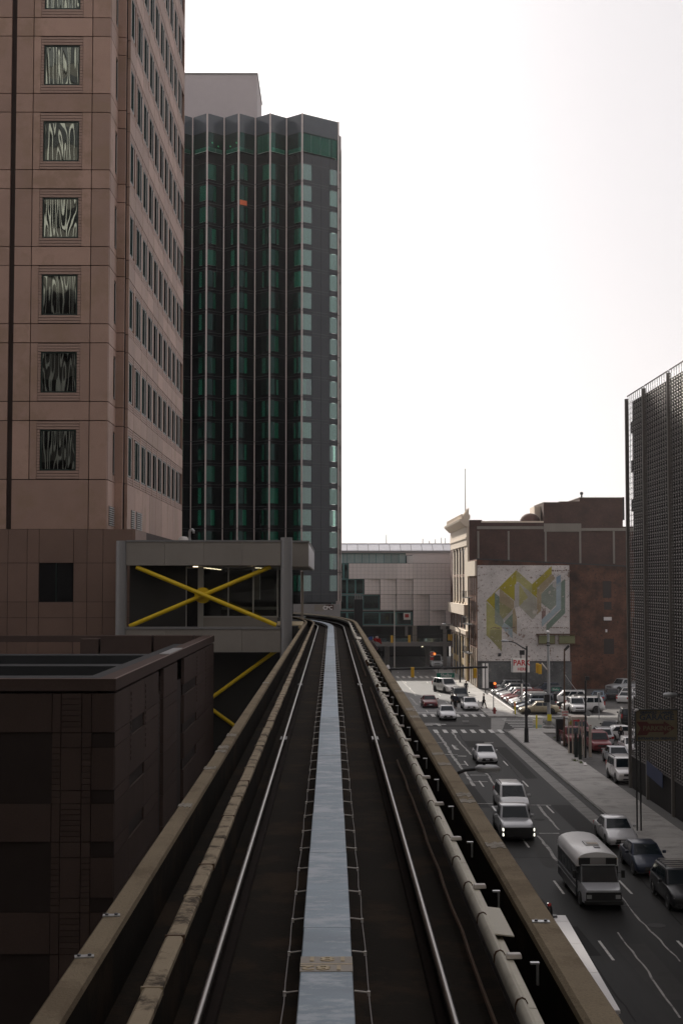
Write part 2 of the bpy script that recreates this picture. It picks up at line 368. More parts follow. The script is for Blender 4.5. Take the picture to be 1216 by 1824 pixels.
# ================================================================== GROUND AND STREET
struct('ground', MB().quad((-1500,-600,0),(1500,-600,0),(1500,2200,0),(-1500,2200,0)), m_ground)
RL, RR = 5.2, 18.2           # kerbs of the main street
CY0, CY1 = 147.0, 160.0      # the cross street
rd = MB()
rd.quad((RL,-60,.004),(RR,-60,.004),(RR,330,.004),(RL,330,.004))
rd.quad((-160,CY0,.004),(RL,CY0,.004),(RL,CY1,.004),(-160,CY1,.004)); rd.quad((RR,CY0,.004),(200,CY0,.004),(200,CY1,.004),(RR,CY1,.004))
road = struct('road', rd, m_asphalt)
lot = MB().quad((21.9,105,.004),(90,105,.004),(90,144,.004),(21.9,144,.004)).quad((21.9,163,.004),(90,163,.004),(90,203,.004),(21.9,203,.004))
struct('parking_lot', lot, m_asphalt_lot)
# pale concrete strip and dark gutter along the right kerb
gs = MB(); y = 30.0
while y < 143:
    gs.box(16.85, 17.75, y, y + 2.95, -.05, .009); y += 3.0
gs.box(16.85, 17.75, 143.1, 146.5, -.05, .009)
part('far_road_sunlit', MB().quad((RL,163.6,.0065),(RR,163.6,.0065),(RR,330,.0065),(RL,330,.0065)), m_road_sunlit, road)  # sunlight beyond the shadow edge, put into a lighter road colour
part('gutter_strip', gs, m_conc_strip, road)
part('gutter', MB().quad((17.78,30,.007),(RR,30,.007),(RR,144,.007),(17.78,144,.007)), m_gutter_dark, road)
swr = thing('sidewalk', None, None, (20,90,0)); setp(swr, kind='structure')
y = 24.0; k = 0
while y < 142.5:
    d = 3.0
    bx('paving_slab', m_conc_walk, swr, RR + .17, 21.75, y, y + d - .02, -.1, .145 + .004 * (k % 3)); y += d; k += 1
kb = MB(); y = 24.0
while y < 142.5: kb.box(RR, RR + .15, y, y + 2.98, -.1, .15); y += 3.0
part('kerb', kb, m_conc_strip, swr, bevel=.02, kind='stuff')
corner = MB().prism([(RR,142.6,-.05),(21.75,142.6,-.05),(27,142.6,-.05),(27,146.4,-.05),(20.5,146.4,-.05),(18.9,145.4,-.05)], (0,0,.19))
part('corner_ramp', corner, m_conc_walk, swr)
swf = thing('sidewalk', None, None, (20,205,0)); setp(swf, kind='structure')
y = 160.5
while y < 252: bx('paving_slab', m_conc_walk, swf, RR, 21.45, y, y + 2.98, -.1, .15); y += 3.0
swl = struct('sidewalk', MB().box(-4.0, RL, -60, 146, -.1, .15).box(-4.0, RL, 161, 252, -.1, .15), m_conc_walk)
bx('lot_kerb', m_white, swf, 21.5, 21.75, 164, 190, 0, .42)
setp(swl, kind='structure')
# painted markings
mk = MB()
for X in (8.2, 11.6, 15.0):
    y = 45.3
    while y < 250:
        if not (141 < y < 165 or 220 < y < 232): mk.quad((X-.06,y,.008),(X+.06,y,.008),(X+.06,y+3.1,.008),(X-.06,y+3.1,.008))
        y += 12.1
part('lane_dash', mk, m_paint, road, kind='stuff')
X = 6.1
while X < 18:
    for yy, L in ((143.6, 3.1), (161.0, 3.2), (226, 5.0)):
        part('crosswalk_bar', MB().quad((X-.22,yy,.010),(X+.22,yy,.010),(X+.22,yy+L,.010),(X-.22,yy+L,.010)), m_paint, road)
    X += .97
ls = MB().quad((RL,165.6,.008),(RR,165.6,.008),(RR,166.0,.008),(RL,166.0,.008)).quad((9,152.0,.008),(12.6,152.0,.008),(12.6,152.5,.008),(9,152.5,.008))
part('stop_line', ls, m_paint, road, kind='stuff')
# corner crosswalk across the side street: thin bars
for i in range(7):
    yy = 147.6 + i * 1.7
    part('crosswalk_bar', MB().quad((19.5,yy,.009),(23.5,yy,.009),(23.5,yy+.5,.009),(19.5,yy+.5,.009)), m_paint, road)
part('crossing_apron', MB().quad((16.9,146.5,.0085),(18.1,146.5,.0085),(20.2,159.5,.0085),(18.4,159.5,.0085)), m_conc_strip, road)
# filled cracks: wandering pale lines
def ribbon(mb, pp, w):
    pp = [gnd(*p) for p in pp]; fine = []
    for a, b in zip(pp, pp[1:]):
        k = max(2, int((b - a).length / .8))
        fine += [a.lerp(b, i / k) + Vector((random.uniform(-.05,.05), 0, 0)) for i in range(k)]
    fine.append(pp[-1])
    L, Rr = [], []
    for i, p in enumerate(fine):
        t = (fine[min(i+1,len(fine)-1)] - fine[max(i-1,0)]).normalized(); nrm = Vector((t.y, -t.x, 0)) * w * random.uniform(.35, .65)
        L.append((p - nrm).xy.to_3d() + Vector((0,0,.0075))); Rr.append((p + nrm).xy.to_3d() + Vector((0,0,.0075)))
    for i in range(len(fine)-1): mb.quad(L[i], Rr[i], Rr[i+1], L[i+1])
c3 = lambda *q: [(690 + x/4.5, 1140 + y/4.5) for x, y in q]
c5 = lambda *q: [(780 + x/2.789, 1340 + y/2.789) for x, y in q]
cr = MB()
for line, w in ((c3((390,735),(455,820),(500,900),(560,985),(620,1060),(690,1170)), .24), (c3((515,735),(560,800),(612,860),(670,920)), .17), (c3((785,1060),(860,1165)), .16),
                (c5((490,260),(545,325),(600,385)), .16), (c5((495,415),(545,480),(590,540)), .17), (c5((905,715),(960,790),(1050,885),(1200,1040)), .08), (c5((885,895),(960,990),(1040,1090),(1130,1220),(1200,1320)), .08),
                (c3((395,823),(470,823)), .3), (c3((455,917),(560,920)), .3), (c3((660,1083),(790,1083)), .25), (c3((690,1136),(800,1136)), .22), (c3((580,997),(640,997)), .3), (c3((560,930),(630,932)), .5),
                (c5((180,255),(450,256)), .18), (c5((455,262),(560,263)), .2), (c5((500,403),(600,403)), .22), (c3((100,310),(180,395),(240,450)), .2), (c3((180,460),(240,520)), .25), (c3((205,530),(230,570)), .25), (c3((300,668),(420,668)), .5), (c3((300,685),(360,684)), .5), (c3((385,668),(420,690)), .3), (c3((770,822),(845,822)), .35), (c3((595,650),(650,650)), .4),
                (c3((520,845),(560,880)), .35), (c3((530,850),(560,850)), .35)):
    ribbon(cr, line, w)
part('filled_crack', cr, m_seal, road, kind='stuff')
for i, (x0, x1, y0, y1, m_) in enumerate(((8.6,10.9,96,107,m_patch), (12.0,14.6,101,104.5,m_patch), (15.3,16.7,86,97,m_patch), (9.0,11.2,58,63,m_patch), (12.2,13.6,52,60,m_patch_pale), (8.9,10.2,126,139,m_patch_pale), (13,15,131,136,m_patch), (6.2,8.0,108,119,m_patch_pale), (11.8,12.5,76,95,m_patch_pale), (15.3,16.5,110,131,m_patch), (10,16,149.5,151.5,m_patch), (7,11,154,158,m_patch_pale))):
    part('asphalt_patch', MB().poly([(x0+random.uniform(-.15,.15),y0,.0058+.0001*i),(x1+random.uniform(-.15,.15),y0+random.uniform(-.3,.3),.0058+.0001*i),(x1+random.uniform(-.1,.1),y1,.0058+.0001*i),(x0+random.uniform(-.1,.1),y1+random.uniform(-.3,.3),.0058+.0001*i)]), m_, road)
tar = MB()
for line, w in ((c5((330,470),(420,600),(560,800)), .07), (c5((640,860),(800,1090),(980,1340)), .07), (c5((1000,620),(1120,760),(1210,860)), .08), (c3((560,740),(700,930),(830,1100)), .1), (c3((880,900),(960,990),(1060,1110)), .09), (c5((300,520),(560,525)), .12), (c5((700,760),(1000,770)), .1)): ribbon(tar, line, w)
part('tar_seam', tar, m_patch, road, kind='stuff')
for px, py in ((1010, 1535), (905, 1395), (830, 1289), (960, 1460)):
    q = gnd(px, py); part('manhole_cover', MB().lathe([(.02,.0),(.36,.0),(.36,.006),(.02,.008)], (q.x, q.y, .0045), 20), m_patch, road)
mh = gnd(1168, 1649)
part('manhole_cover', MB().lathe([(.02,.0),(.42,.0),(.42,.012),(.02,.014)], (mh.x, mh.y, .004), 20), m_gutter_dark, road)

# ================================================================== GUIDEWAY
S0, S1, RC, SC = -8.0, 140.0, 80.0, 76.0
TX = -.03
def gp(s, u, z):
    if s <= SC: return Vector((TX + u, s, z))
    a = (s - SC) / RC
    return Vector((TX - RC + (RC + u) * math.cos(a), SC + (RC + u) * math.sin(a), z))
def ga(s): return 0 if s <= SC else (s - SC) / RC
def srange(a, b, step=2.0):
    n = max(1, int(math.ceil((b - a) / step))); return [a + (b - a) * i / n for i in range(n + 1)]
def sweep(prof, a, b, step=2.0, mb=None):
    mb = mb or MB(); return mb.loft([[gp(s, u, z) for u, z in prof] for s in srange(a, b, step)])
HD, HR, HP = 12.9, 13.1, 13.35          # deck, rail top, parapet top
gw = thing('guideway', 'raised concrete transit guideway with twin rails and pale centre plate curving left', 'guideway', (0, 30, 0))
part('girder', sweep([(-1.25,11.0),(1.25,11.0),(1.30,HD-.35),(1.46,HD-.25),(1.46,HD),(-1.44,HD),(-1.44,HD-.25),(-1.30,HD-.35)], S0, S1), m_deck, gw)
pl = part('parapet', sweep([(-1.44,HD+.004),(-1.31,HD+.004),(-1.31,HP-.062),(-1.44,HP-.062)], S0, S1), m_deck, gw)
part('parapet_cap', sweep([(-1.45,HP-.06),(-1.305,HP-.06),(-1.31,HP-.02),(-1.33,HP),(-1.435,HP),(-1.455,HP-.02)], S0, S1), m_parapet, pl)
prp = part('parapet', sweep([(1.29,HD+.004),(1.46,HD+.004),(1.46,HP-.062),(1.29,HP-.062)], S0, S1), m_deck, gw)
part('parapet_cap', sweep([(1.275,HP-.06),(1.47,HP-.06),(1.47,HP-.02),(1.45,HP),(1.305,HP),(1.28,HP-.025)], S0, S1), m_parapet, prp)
# pale mortar smears at the parapet joints
def smear(u0, u1, s, w, par):
    mb = MB(); n = 6
    for i in range(n):
        a, b = u0 + (u1-u0)*i/n, u0 + (u1-u0)*(i+1)/n
        w0, w1, o = w*random.uniform(.5,1), w*random.uniform(.5,1), w*.2*random.uniform(-1,1)
        mb.hexa([gp(s-w0+o,a,HP-.01), gp(s-w0+o,b,HP-.01), gp(s+w1+o,b,HP-.01), gp(s+w1+o,a,HP-.01), gp(s-w0+o,a,HP+.004), gp(s-w0+o,b,HP+.004), gp(s+w1+o,b,HP+.004), gp(s+w1+o,a,HP+.004)])
    part('joint_mortar', mb, m_mortar, par)
for yy in (1430, 1365, 1335, 1328, 1307, 1215): smear(-1.45, -1.32, 2.15*F/(yy-1039), .14 if yy > 1330 else .2, pl)
for yy in (1500, 1423, 1412, 1358, 1340, 1275, 1262, 1230): smear(1.30, 1.45, 2.15*F/(yy-1039), .15 if yy > 1330 else .3, prp)
# small bolted plates on the parapet tops
anchor_me = MB().box(-.055,.055,-.028,.028,0,.008).mesh('anchor_plate'); bolt_me = MB().lathe([(.001,.008),(.011,.008),(.011,.018),(.001,.02)], (0,0,0), 8).mesh('bolt')
def anchor(s, u, par, rot):
    o = place('anchor_plate', anchor_me, m_galv, par, gp(s, u, HP), (0,0,rot))
    for dx in (-.03, .03): place('bolt', bolt_me, m_grey_metal, o, ORG[o] + Vector((dx,0,0)))
anchor(2.15*F/(1693-1039), -1.39, pl, .2); anchor(2.15*F/(1622-1039), -1.39, pl, .1); anchor(2.15*F/(1634-1039), 1.36, prp, -.05)
# running rails
for u in (-.715, .715):
    r = part('rail', sweep([(u-.022,HR-.04),(u+.022,HR-.04),(u+.024,HR-.014),(u+.010,HR),(u-.010,HR),(u-.024,HR-.014)], S0, S1, 1.5), m_rail, gw, smooth=50)
    part('rail_base', sweep([(u-.07,HD+.004),(u+.07,HD+.004),(u+.06,HD+.03),(u+.012,HD+.05),(u+.012,HR-.041),(u-.012,HR-.041),(u-.012,HD+.05),(u-.06,HD+.03)], S0, S1), m_rail_web, r)
    for s in (21.5, 33.0, 58.0):
        part('rail_joint', sweep([(u-.05,HR-.05),(u+.05,HR-.05),(u+.05,HR-.02),(u-.05,HR-.02)], s, s + .45), m_grey_metal, r)
# centre reaction plates, one after another, with a slim dark beam below
part('plate_beam', sweep([(-.12,HD+.004),(.12,HD+.004),(.12,HR-.026),(-.12,HR-.026)], S0, S1), m_deck, gw)
joints = [-7.0, -3.9, -1.0, 1.3, 4.0, 6.85, 9.74, 12.43, 14.55, 17.4, 19.4, 22.1]
while joints[-1] < 74: joints.append(joints[-1] + random.choice((2.2, 2.8, 3.2)))
while joints[-1] < 128: joints.append(joints[-1] + 1.5)
for i, (a, b) in enumerate(zip(joints, joints[1:])):
    dz = random.uniform(-.003, .003); e = .162 + random.uniform(-.002, .003)
    part('reaction_plate', sweep([(-e,HR-.024+dz),(e,HR-.024+dz),(e,HR-.004+dz),(e-.006,HR+dz),(-e+.006,HR+dz),(-e,HR-.004+dz)], a + .006, b - .006, 1.0), m_plate, gw)
zb = HR + .005
s181 = 2.4*F/(1712-1039)
band = part('marker_band', sweep([(-.164,HR-.02),(.164,HR-.02),(.164,zb),(-.164,zb)], s181 - .10, s181 + .24), m_plate_mark, gw)
part('marker_line', sweep([(-.164,zb),(.164,zb),(.164,zb+.002),(-.164,zb+.002)], s181 + .055, s181 + .072), m_mark_txt, band)
o = lettering('181', .13, m_mark_txt, band, (TX+.005, s181 + .165, zb + .001), .002, 1.5, flat=True)
o = lettering('182', .13, m_mark_txt, band, (TX-.02, s181 - .025, zb + .001), .002, 1.5, flat=True, rz=math.pi)
# thin earth cables on pegs beside the plates
for sd, u in ((-1, -.25), (1, .256)):
    pts = []; s = S0; k = 0
    while s < 118:
        pts.append(gp(s, u + random.uniform(-.006,.006), HR - .06 + (-.008 if k % 2 else .006))); s += .45; k += 1
    part('earth_cable', MB().tube(pts, .0032, 5), m_cable, gw)
    s = 3.0; k = 0
    while s < 98:
        p, a = gp(s, u, HR-.055), ga(s); q = gp(s, sd*.168, HR-.045)
        part('cable_peg', MB().tube([p, q], .0055, 5).box(p.x-.009,p.x+.009,p.y-.009,p.y+.009,p.z-.02,p.z+.008), m_white_metal, gw); s += .9 if s < 60 else 1.4; k += 1
# left power-rail covers: stained cream boxes butted end to end with clips
zc = 13.30; s = 3.0; k = 0
part('cover_support', sweep([(-.955,HD+.004),(-.90,HD+.004),(-.90,zc-.07),(-.955,zc-.07)], S0, S1), m_deck, gw)
while s < 108:
    L = 1.13 + random.uniform(-.05,.05)
    t = random.uniform(-.004,.004)
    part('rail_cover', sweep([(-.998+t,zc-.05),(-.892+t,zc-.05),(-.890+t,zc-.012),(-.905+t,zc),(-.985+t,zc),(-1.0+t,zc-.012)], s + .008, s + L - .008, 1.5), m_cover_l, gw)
    if k % 5 != 3:
        part('cover_clip', sweep([(-1.006,zc-.045),(-.884,zc-.045),(-.884,zc+.004),(-1.006,zc+.004)], s - .009, s + .009), m_rust if k % 2 else m_cover_l, gw)
    s += L; k += 1
# right power-rail covers: round-backed cream hoods with a flange and steel brackets
zr = 13.35
hood = [(.985,zr-.075),(.987,zr-.035),(.998,zr-.01),(1.016,zr),(1.034,zr-.008),(1.046,zr-.03),(1.052,zr-.05),(1.095,zr-.052),(1.098,zr-.075)]
s = 2.6; k = 0
while s < 110:
    L = .93 if s < 60 else 1.86
    if not (27.5 < s < 29 or 36 < s < 38.5 or 52.3 < s < 54):
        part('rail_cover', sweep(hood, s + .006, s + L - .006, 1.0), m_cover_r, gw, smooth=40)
    part('cover_lip', sweep([(u - (.006 if u < 1 else -.004), z + .006) for u, z in hood[:6]] + [(1.01,zr-.08)], s - .006, s + .006), m_rust, gw) if s < 60 else None
    if k % 2 == 0 and s < 80:
        br = part('cover_bracket', MB().hexa([gp(s-.03,1.05,zr-.045), gp(s-.03,1.145,zr-.045), gp(s+.03,1.145,zr-.045), gp(s+.03,1.05,zr-.045), gp(s-.025,1.06,zr-.015), gp(s-.025,1.14,zr-.015), gp(s+.025,1.14,zr-.015), gp(s+.025,1.06,zr-.015)]), m_white_metal, gw, bevel=.006)
        part('bracket_post', MB().hexa([gp(s-.12,1.18,zr-.05), gp(s-.12,1.232,zr-.05), gp(s-.085,1.232,zr-.05), gp(s-.085,1.18,zr-.05), gp(s-.12,1.18,zr-.04), gp(s-.12,1.232,zr-.04), gp(s-.085,1.232,zr-.04), gp(s-.085,1.18,zr-.04)])
             .hexa([gp(s-.115,1.215,zr-.17), gp(s-.115,1.229,zr-.17), gp(s-.095,1.229,zr-.17), gp(s-.095,1.215,zr-.17), gp(s-.115,1.215,zr-.05), gp(s-.115,1.229,zr-.05), gp(s-.095,1.229,zr-.05), gp(s-.095,1.215,zr-.05)]), m_galv, br)
    s += L; k += 1
part('cover_plate', MB().hexa([gp(8.62,1.035,zr-.02), gp(8.62,1.16,zr-.035), gp(9.35,1.16,zr-.035), gp(9.35,1.035,zr-.02), gp(8.62,1.035,zr-.012), gp(8.62,1.16,zr-.027), gp(9.35,1.16,zr-.027), gp(9.35,1.035,zr-.012)]), m_cover_r, gw)
part('cover_plate', MB().hexa([gp(27.6,1.0,zr), gp(27.6,1.18,zr-.01), gp(28.6,1.18,zr-.01), gp(28.6,1.0,zr), gp(27.6,1.0,zr+.01), gp(27.6,1.18,zr), gp(28.6,1.18,zr), gp(28.6,1.0,zr+.01)]), m_cover_r, gw)
part('cover_plate', MB().hexa([gp(53,1.0,zr), gp(53,1.2,zr), gp(55,1.2,zr), gp(55,1.0,zr), gp(53,1.0,zr+.02), gp(53,1.2,zr+.02), gp(55,1.2,zr+.02), gp(55,1.0,zr+.02)]), m_cover_r, gw)
part('power_rail', sweep([(1.0,zr-.16),(1.04,zr-.16),(1.04,zr-.08),(1.0,zr-.08)], S0, 100), m_grey_metal, gw)
for a, b in ((4, 20), (23, 34), (38, 62)):
    part('conduit', MB().tube([gp(s, .985 + random.uniform(-.008,.008), HD + .05) for s in srange(a, b, .7)], .014, 6), m_rust, gw)
for y0 in (-2, 26, 52, 78):
    part('pier', MB().lathe([(.75,0),(.75,9.6),(1.15,10.6),(1.2,11.0)], (TX, y0, 0), 20), m_parapet, gw, smooth=40)

# ================================================================== PINK GRANITE TOWER
TY = 76.0
tw = thing('office_tower', 'tall pink granite office tower with square punched windows at left edge', 'tower', (-30, 90, 0))
XC = ax(193, TY, 660)                         # outer corner of the front
XR = XC + .62; YR = 79.2; YE = 108.6          # stepped-out right flank
ZT = 66.0
fl0, fl5 = az(765, TY, 105), az(80, TY, 105)
FH = (fl5 - fl0) / 5; WH = az(765, TY, 105) - az(838, TY, 105)
zbase = az(943, TY, 105)
core = MB().box(-60, XC-.15, TY+.15, YE, zbase-.3, ZT).box(XC-.2, XR-.15, YR+.15, YE, zbase-.3, ZT)
part('core_wall', core, m_joint, tw)
xs = [ax(p, TY, 660) for p in (15, 23, 54, 160, 193)]
wx0, wx1 = ax(73, TY, 660), ax(136.5, TY, 660)
sx0, sx1 = ax(67.5, TY, 660), ax(142.5, TY, 660)
J = .024
def stone(x0, x1, z0, z1, y=TY, t=.17): return bx('stone_panel', m_pink, tw, x0+J, x1-J, y, y+t, z0+J, z1-J)
def side(y0, y1, z0, z1, X=XR, t=.17, m=None): return bx('stone_panel', m or m_pink, tw, X-t, X, y0+J, y1-J, z0+J, z1-J)
sp_h = az(583-0, TY, 105) - az(617, TY, 105)  # spandrel height
def surround(z0, z1, wz0, wz1):
    mb = MB(); n = 3
    for (a, b) in ((z0+.03, wz0), (wz1, z1-.03)):
        for i in range(n):
            h = (b-a)/n; mb.box(sx0, sx1, TY+.012, TY+.17, a+i*h+.016, a+(i+1)*h-.016)
    k = 14
    for (a, b) in ((sx0, wx0-.02), (wx1+.02, sx1)):
        for i in range(k):
            h = (wz1-wz0)/k; mb.box(a, b, TY+.012, TY+.17, wz0+i*h+.014, wz0+(i+1)*h-.014)
    part('ribbed_surround', mb, m_pink_rib, tw, kind='stuff')
def window(x0, x1, z0, z1, gm, fm, split=0, blind=0):
    "front window: pane with frame, dark room behind"
    w = bx('window', gm, tw, x0+.05, x1-.05, TY+.11, TY+.118, z0+.05, z1-.05)
    fr = MB(); f = .075
    fr.box(x0, x1, TY+.07, TY+.15, z1-f, z1).box(x0, x1, TY+.07, TY+.15, z0, z0+f).box(x0, x0+f, TY+.07, TY+.15, z0+f, z1-f).box(x1-f, x1, TY+.07, TY+.15, z0+f, z1-f)
    for i in range(split): xm = x0+(x1-x0)*(i+1)/(split+1); fr.box(xm-.03, xm+.03, TY+.08, TY+.145, z0+f, z1-f)
    o = bpy.data.objects.new('frame', fr.mesh('frame', ((x0+x1)/2, TY+.114, (z0+z1)/2))); COL.objects.link(o)
    o.data.materials.append(fm); o.parent = w; o.matrix_parent_inverse = Matrix.Diagonal((1/w.scale.x, 1/w.scale.y, 1/w.scale.z, 1)); return w
for i in range(-1, 11):
    zt = fl0 + i * FH; zb_ = zt - WH                        # window top and bottom
    zs = zb_ - (FH - WH - sp_h) / 2                         # bottom of the window zone
    ze = zs + FH - sp_h                                     # its top, spandrel above
    if i == -1:
        zs = zbase; ze = fl0 - WH - (FH-WH-sp_h)/2          # blank course above the podium
        for a, b in ((-60, -40), (-40, xs[0]), (xs[1], xs[3]), (xs[3], XC)): stone(a, b, zs, ze)
        side(TY+.17, YR-.6, zs, ze, X=XC)
        ys = [YR+.1 + (YE-YR-.1)*q/9 for q in range(10)]
        for a, b in zip(ys, ys[1:]): side(a, b, zs, ze)
        bx('stone_panel', m_pink, tw, XC-.1, XR-.18, YR-.6, YR-.43, zs, ze)
        # three slatted vents
        for (px0, px1, pl_) in ((193.6, 202.5, 'c'), (233.5, 239.5, 'r'), (242.5, 252, 'r')):
            Xp = XC if pl_ == 'c' else XR
            a, b = at(px0, 930, X=Xp), at(px1, 930, X=Xp); y0, y1 = sorted((a.y, b.y))
            z0, z1 = zs + .25, zs + 1.35
            v = bx('vent', m_joint, tw, Xp+.002, Xp+.012, y0, y1, z0, z1)
            v['label'] = 'slatted vent low on the flank'
            sl_ = MB()
            for q in range(9): zq = z0 + (z1-z0)*(q+.2)/9; sl_.box(Xp+.012, Xp+.06, y0, y1, zq, zq+(z1-z0)/18)
            part('vent_slat', sl_, m_louvre, tw, kind='stuff')
        continue
    # spandrel course
    for a, b in ((-60, -40), (-40, xs[0]), (xs[1], xs[2]), (xs[2], xs[3]), (xs[3], XC)): stone(a, b, ze, ze + sp_h)
    for a, b in ((-60, -40), (-40, xs[0]), (xs[1], xs[2]), (xs[3], XC)): stone(a, b, zs, ze)
    bx('stone_panel', m_pink, tw, xs[2]+J, sx0-.015, TY, TY+.17, zs+J, ze-J); bx('stone_panel', m_pink, tw, sx1+.015, xs[3]-J, TY, TY+.17, zs+J, ze-J)
    surround(zs, ze, zb_, zt)
    w = window(wx0, wx1, zb_, zt, m_glass_wavy, m_frame_g)
    # re-entrant corner strip
    bx('stone_panel', m_pink, tw, XC-.1, XR-.18, YR-.43, YR-.28, ze + J, ze + sp_h - J); bx('stone_panel', m_pink, tw, XC-.1, XR-.18, YR-.43, YR-.28, zs + J, ze - J)
    # return face beside the corner: one narrow window
    yw0, yw1 = at(203.5, 660, X=XC).y, at(213, 660, X=XC).y
    yw0, yw1 = min(yw0, yw1), min(max(yw0, yw1), YR-.7)
    side(TY+.17, YR-.43, ze, ze+sp_h, X=XC); side(TY+.17, yw0-.2, zs, ze, X=XC); side(yw1+.08, YR-.43, zs, ze, X=XC)
    side(yw0-.2, yw1+.08, zs, zb_-.08, X=XC); side(yw0-.2, yw1+.08, zt+.08, ze, X=XC)
    def swin(y0, y1, X, mull):
        w = bx('window', m_glass_side, tw, X-.045, X-.038, y0, y1, zb_, zt)
        ml = MB().box(X-.06, X-.008, y1-.05, y1+.02, zb_, zt)
        fr = MB().box(X-.06, X-.02, y0-.05, y0+.05, zb_, zt).box(X-.06, X-.02, y0, y1, zb_-.05, zb_+.04).box(X-.06, X-.02, y0, y1, zt-.04, zt+.05)
        if mull: ml.box(X-.06, X+.01, (y0+y1)/2+.12, (y0+y1)/2+.17, zb_, zt)
        for nm_, f_, mt_ in (('frame', fr, m_frame_g), ('mullion', ml, m_frame_w)):
            if not f_.v: continue
            o = bpy.data.objects.new(nm_, f_.mesh(nm_, (X-.0415, (y0+y1)/2, (zb_+zt)/2))); COL.objects.link(o); o.data.materials.append(mt_); o.parent = w
            o.matrix_parent_inverse = Matrix.Diagonal((1/w.scale.x, 1/w.scale.y, 1/w.scale.z, 1))
    swin(yw0-.12, yw1, XC, 0)
    ywin = [(YR+.55, YR+1.7)] + [(YR+.55+2.72*q+.05, YR+.55+2.72*q+2.0) for q in range(1, 11) if YR+.55+2.72*q+1.9 < YE-.1]
    edge = YR+.1
    ycut = [edge] + [(a[1]+b[0])/2 for a, b in zip(ywin, ywin[1:])] + [YE]
    rib = MB()
    for (a, b), c0, c1 in zip(ywin, ycut, ycut[1:]):
        swin(a, b, XR, b - a > 1.4)
        side(c0, c1, ze, ze+sp_h)
        for q in range(3):
            for (u, v) in ((zs, zb_-.06), (zt+.06, ze)):
                h = (v-u)/3; rib.box(XR-.17, XR-.012, c0+.25, c1-.25, u+q*h+.015, u+(q+1)*h-.015)
        for q in range(10):
            h = (zt-zb_)/10
            for (u, v) in ((a-.2, a-.05), (b+.03, b+.16)): rib.box(XR-.17, XR-.012, u, v, zb_+q*h+.012, zb_+(q+1)*h-.012)
    part('ribbed_surround', rib, m_pink_rib, tw, kind='stuff')
    for c0, c1 in zip([None]+ycut[1:-1], ycut[1:-1]+[None]):
        pass
    for c in ycut: 
        a, b = max(edge, c-.19), min(YE, c+.19)
        bx('stone_panel', m_pink, tw, XR-.17, XR, a+.004, b-.004, zs+J, ze-J)
bx('core_top', m_pink, tw, -60, XR, TY, YE, ZT, ZT+.5)
# podium under the tower
PX = ax(238, TY-.4, 950)
pod = thing('podium', 'granite podium block with painted-in shade below the pink tower, beside the grey station', 'building', (-30, 80, 0))
part('podium_wall', MB().box(-60, PX, TY-.3, YE, 0, zbase+.0), m_joint, pod)
zz = [zbase, az(1003, TY, 60), az(1072, TY, 60), az(1100, TY, 60), 6, 0]
px_ = [-60, -40, ax(18, TY, 1000), ax(52, TY, 1000), ax(73, TY, 1000), ax(134, TY, 1000), ax(158, TY, 1000), ax(186, TY, 1000), PX]
for i, (a, b) in enumerate(zip(px_, px_[1:])):
    for j, (t, u) in enumerate(zip(zz, zz[1:])):
        if i == 4 and j == 1:
            w = bx('window', m_win_black, pod, a+.02, b-.02, TY-.38, TY-.31, u, t)
            bx('mullion', m_frame_g, pod, (a+b)/2-.03, (a+b)/2+.03, TY-.42, TY-.385, u, t)
            continue
        bx('stone_panel', m_pink_shade, pod, a+.012, b-.012, TY-.45, TY-.3, u+.012, t-.012)
bx('stone_panel', m_pink_shade, pod, PX, PX+.12, TY-.45, TY+4, zbase-2, zbase-.01)

# ================================================================== LOW DARK ANNEX AT LEFT
AY, AX = 37.5, ax(205, 37.5, 1210)
AZ = az(1210, AY, 205); AYE = at(381, 1135, X=AX).y
an = thing('annex_building', 'low dark granite annex with flat roof in the left foreground', 'building', (-20, 50, 0))
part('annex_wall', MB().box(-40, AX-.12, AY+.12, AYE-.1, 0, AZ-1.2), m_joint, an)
part('roof', MB().quad((-40,AY+.5,AZ-.9),(AX-.6,AY+.5,AZ-.9),(AX-.6,AYE-.5,AZ-.9),(-40,AYE-.5,AZ-.9)), m_roof_grey, an)
for y0 in (AY+7, AY+13.5, AY+21): bx('roof_curb', m_roof_grey, an, -40, AX-1.7, y0, y0+1.3, AZ-.9, AZ-.45)
bx('roof_ledge', m_roof_grey, an, AX-1.6, AX-.62, AY+.6, AYE-.6, AZ-.9, AZ-.28)
cop = MB().box(-40, AX+.03, AY-.03, AY+.5, AZ-.31, AZ).box(AX-.5, AX+.03, AY+.5, AYE-.5, AZ-.31, AZ).box(-40, AX+.03, AYE-.5, AYE, AZ-.31, AZ)
part('coping', cop, m_pink_low, an)
part('coping_cap', MB().box(-40, AX+.04, AY-.04, AY+.03, AZ+.003, AZ+.02).box(AX-.03, AX+.04, AY+.03, AYE, AZ+.003, AZ+.02), m_coping, an)
part('coping_flashing', MB().box(AX-.42, AX-.05, AY+13, AY+17.5, AZ+.003, AZ+.03), m_galv, an)
part('parapet_back', MB().box(-40, AX-.5, AY+.3, AY+.5, AZ-1.2, AZ-.31).box(AX-.5, AX-.3, AY+.5, AYE-.5, AZ-1.2, AZ-.31), m_pink_low, an)
for (a, b, h) in ((ax(146,66), ax(178,66), .5), (ax(182,66), ax(272,66), .75), (ax(276,66), ax(345,66), .75)): bx('roof_upstand', m_pink_low, an, a, b, AYE-3.2, AYE-2.2, AZ-.9, AZ-.35+h*.6)
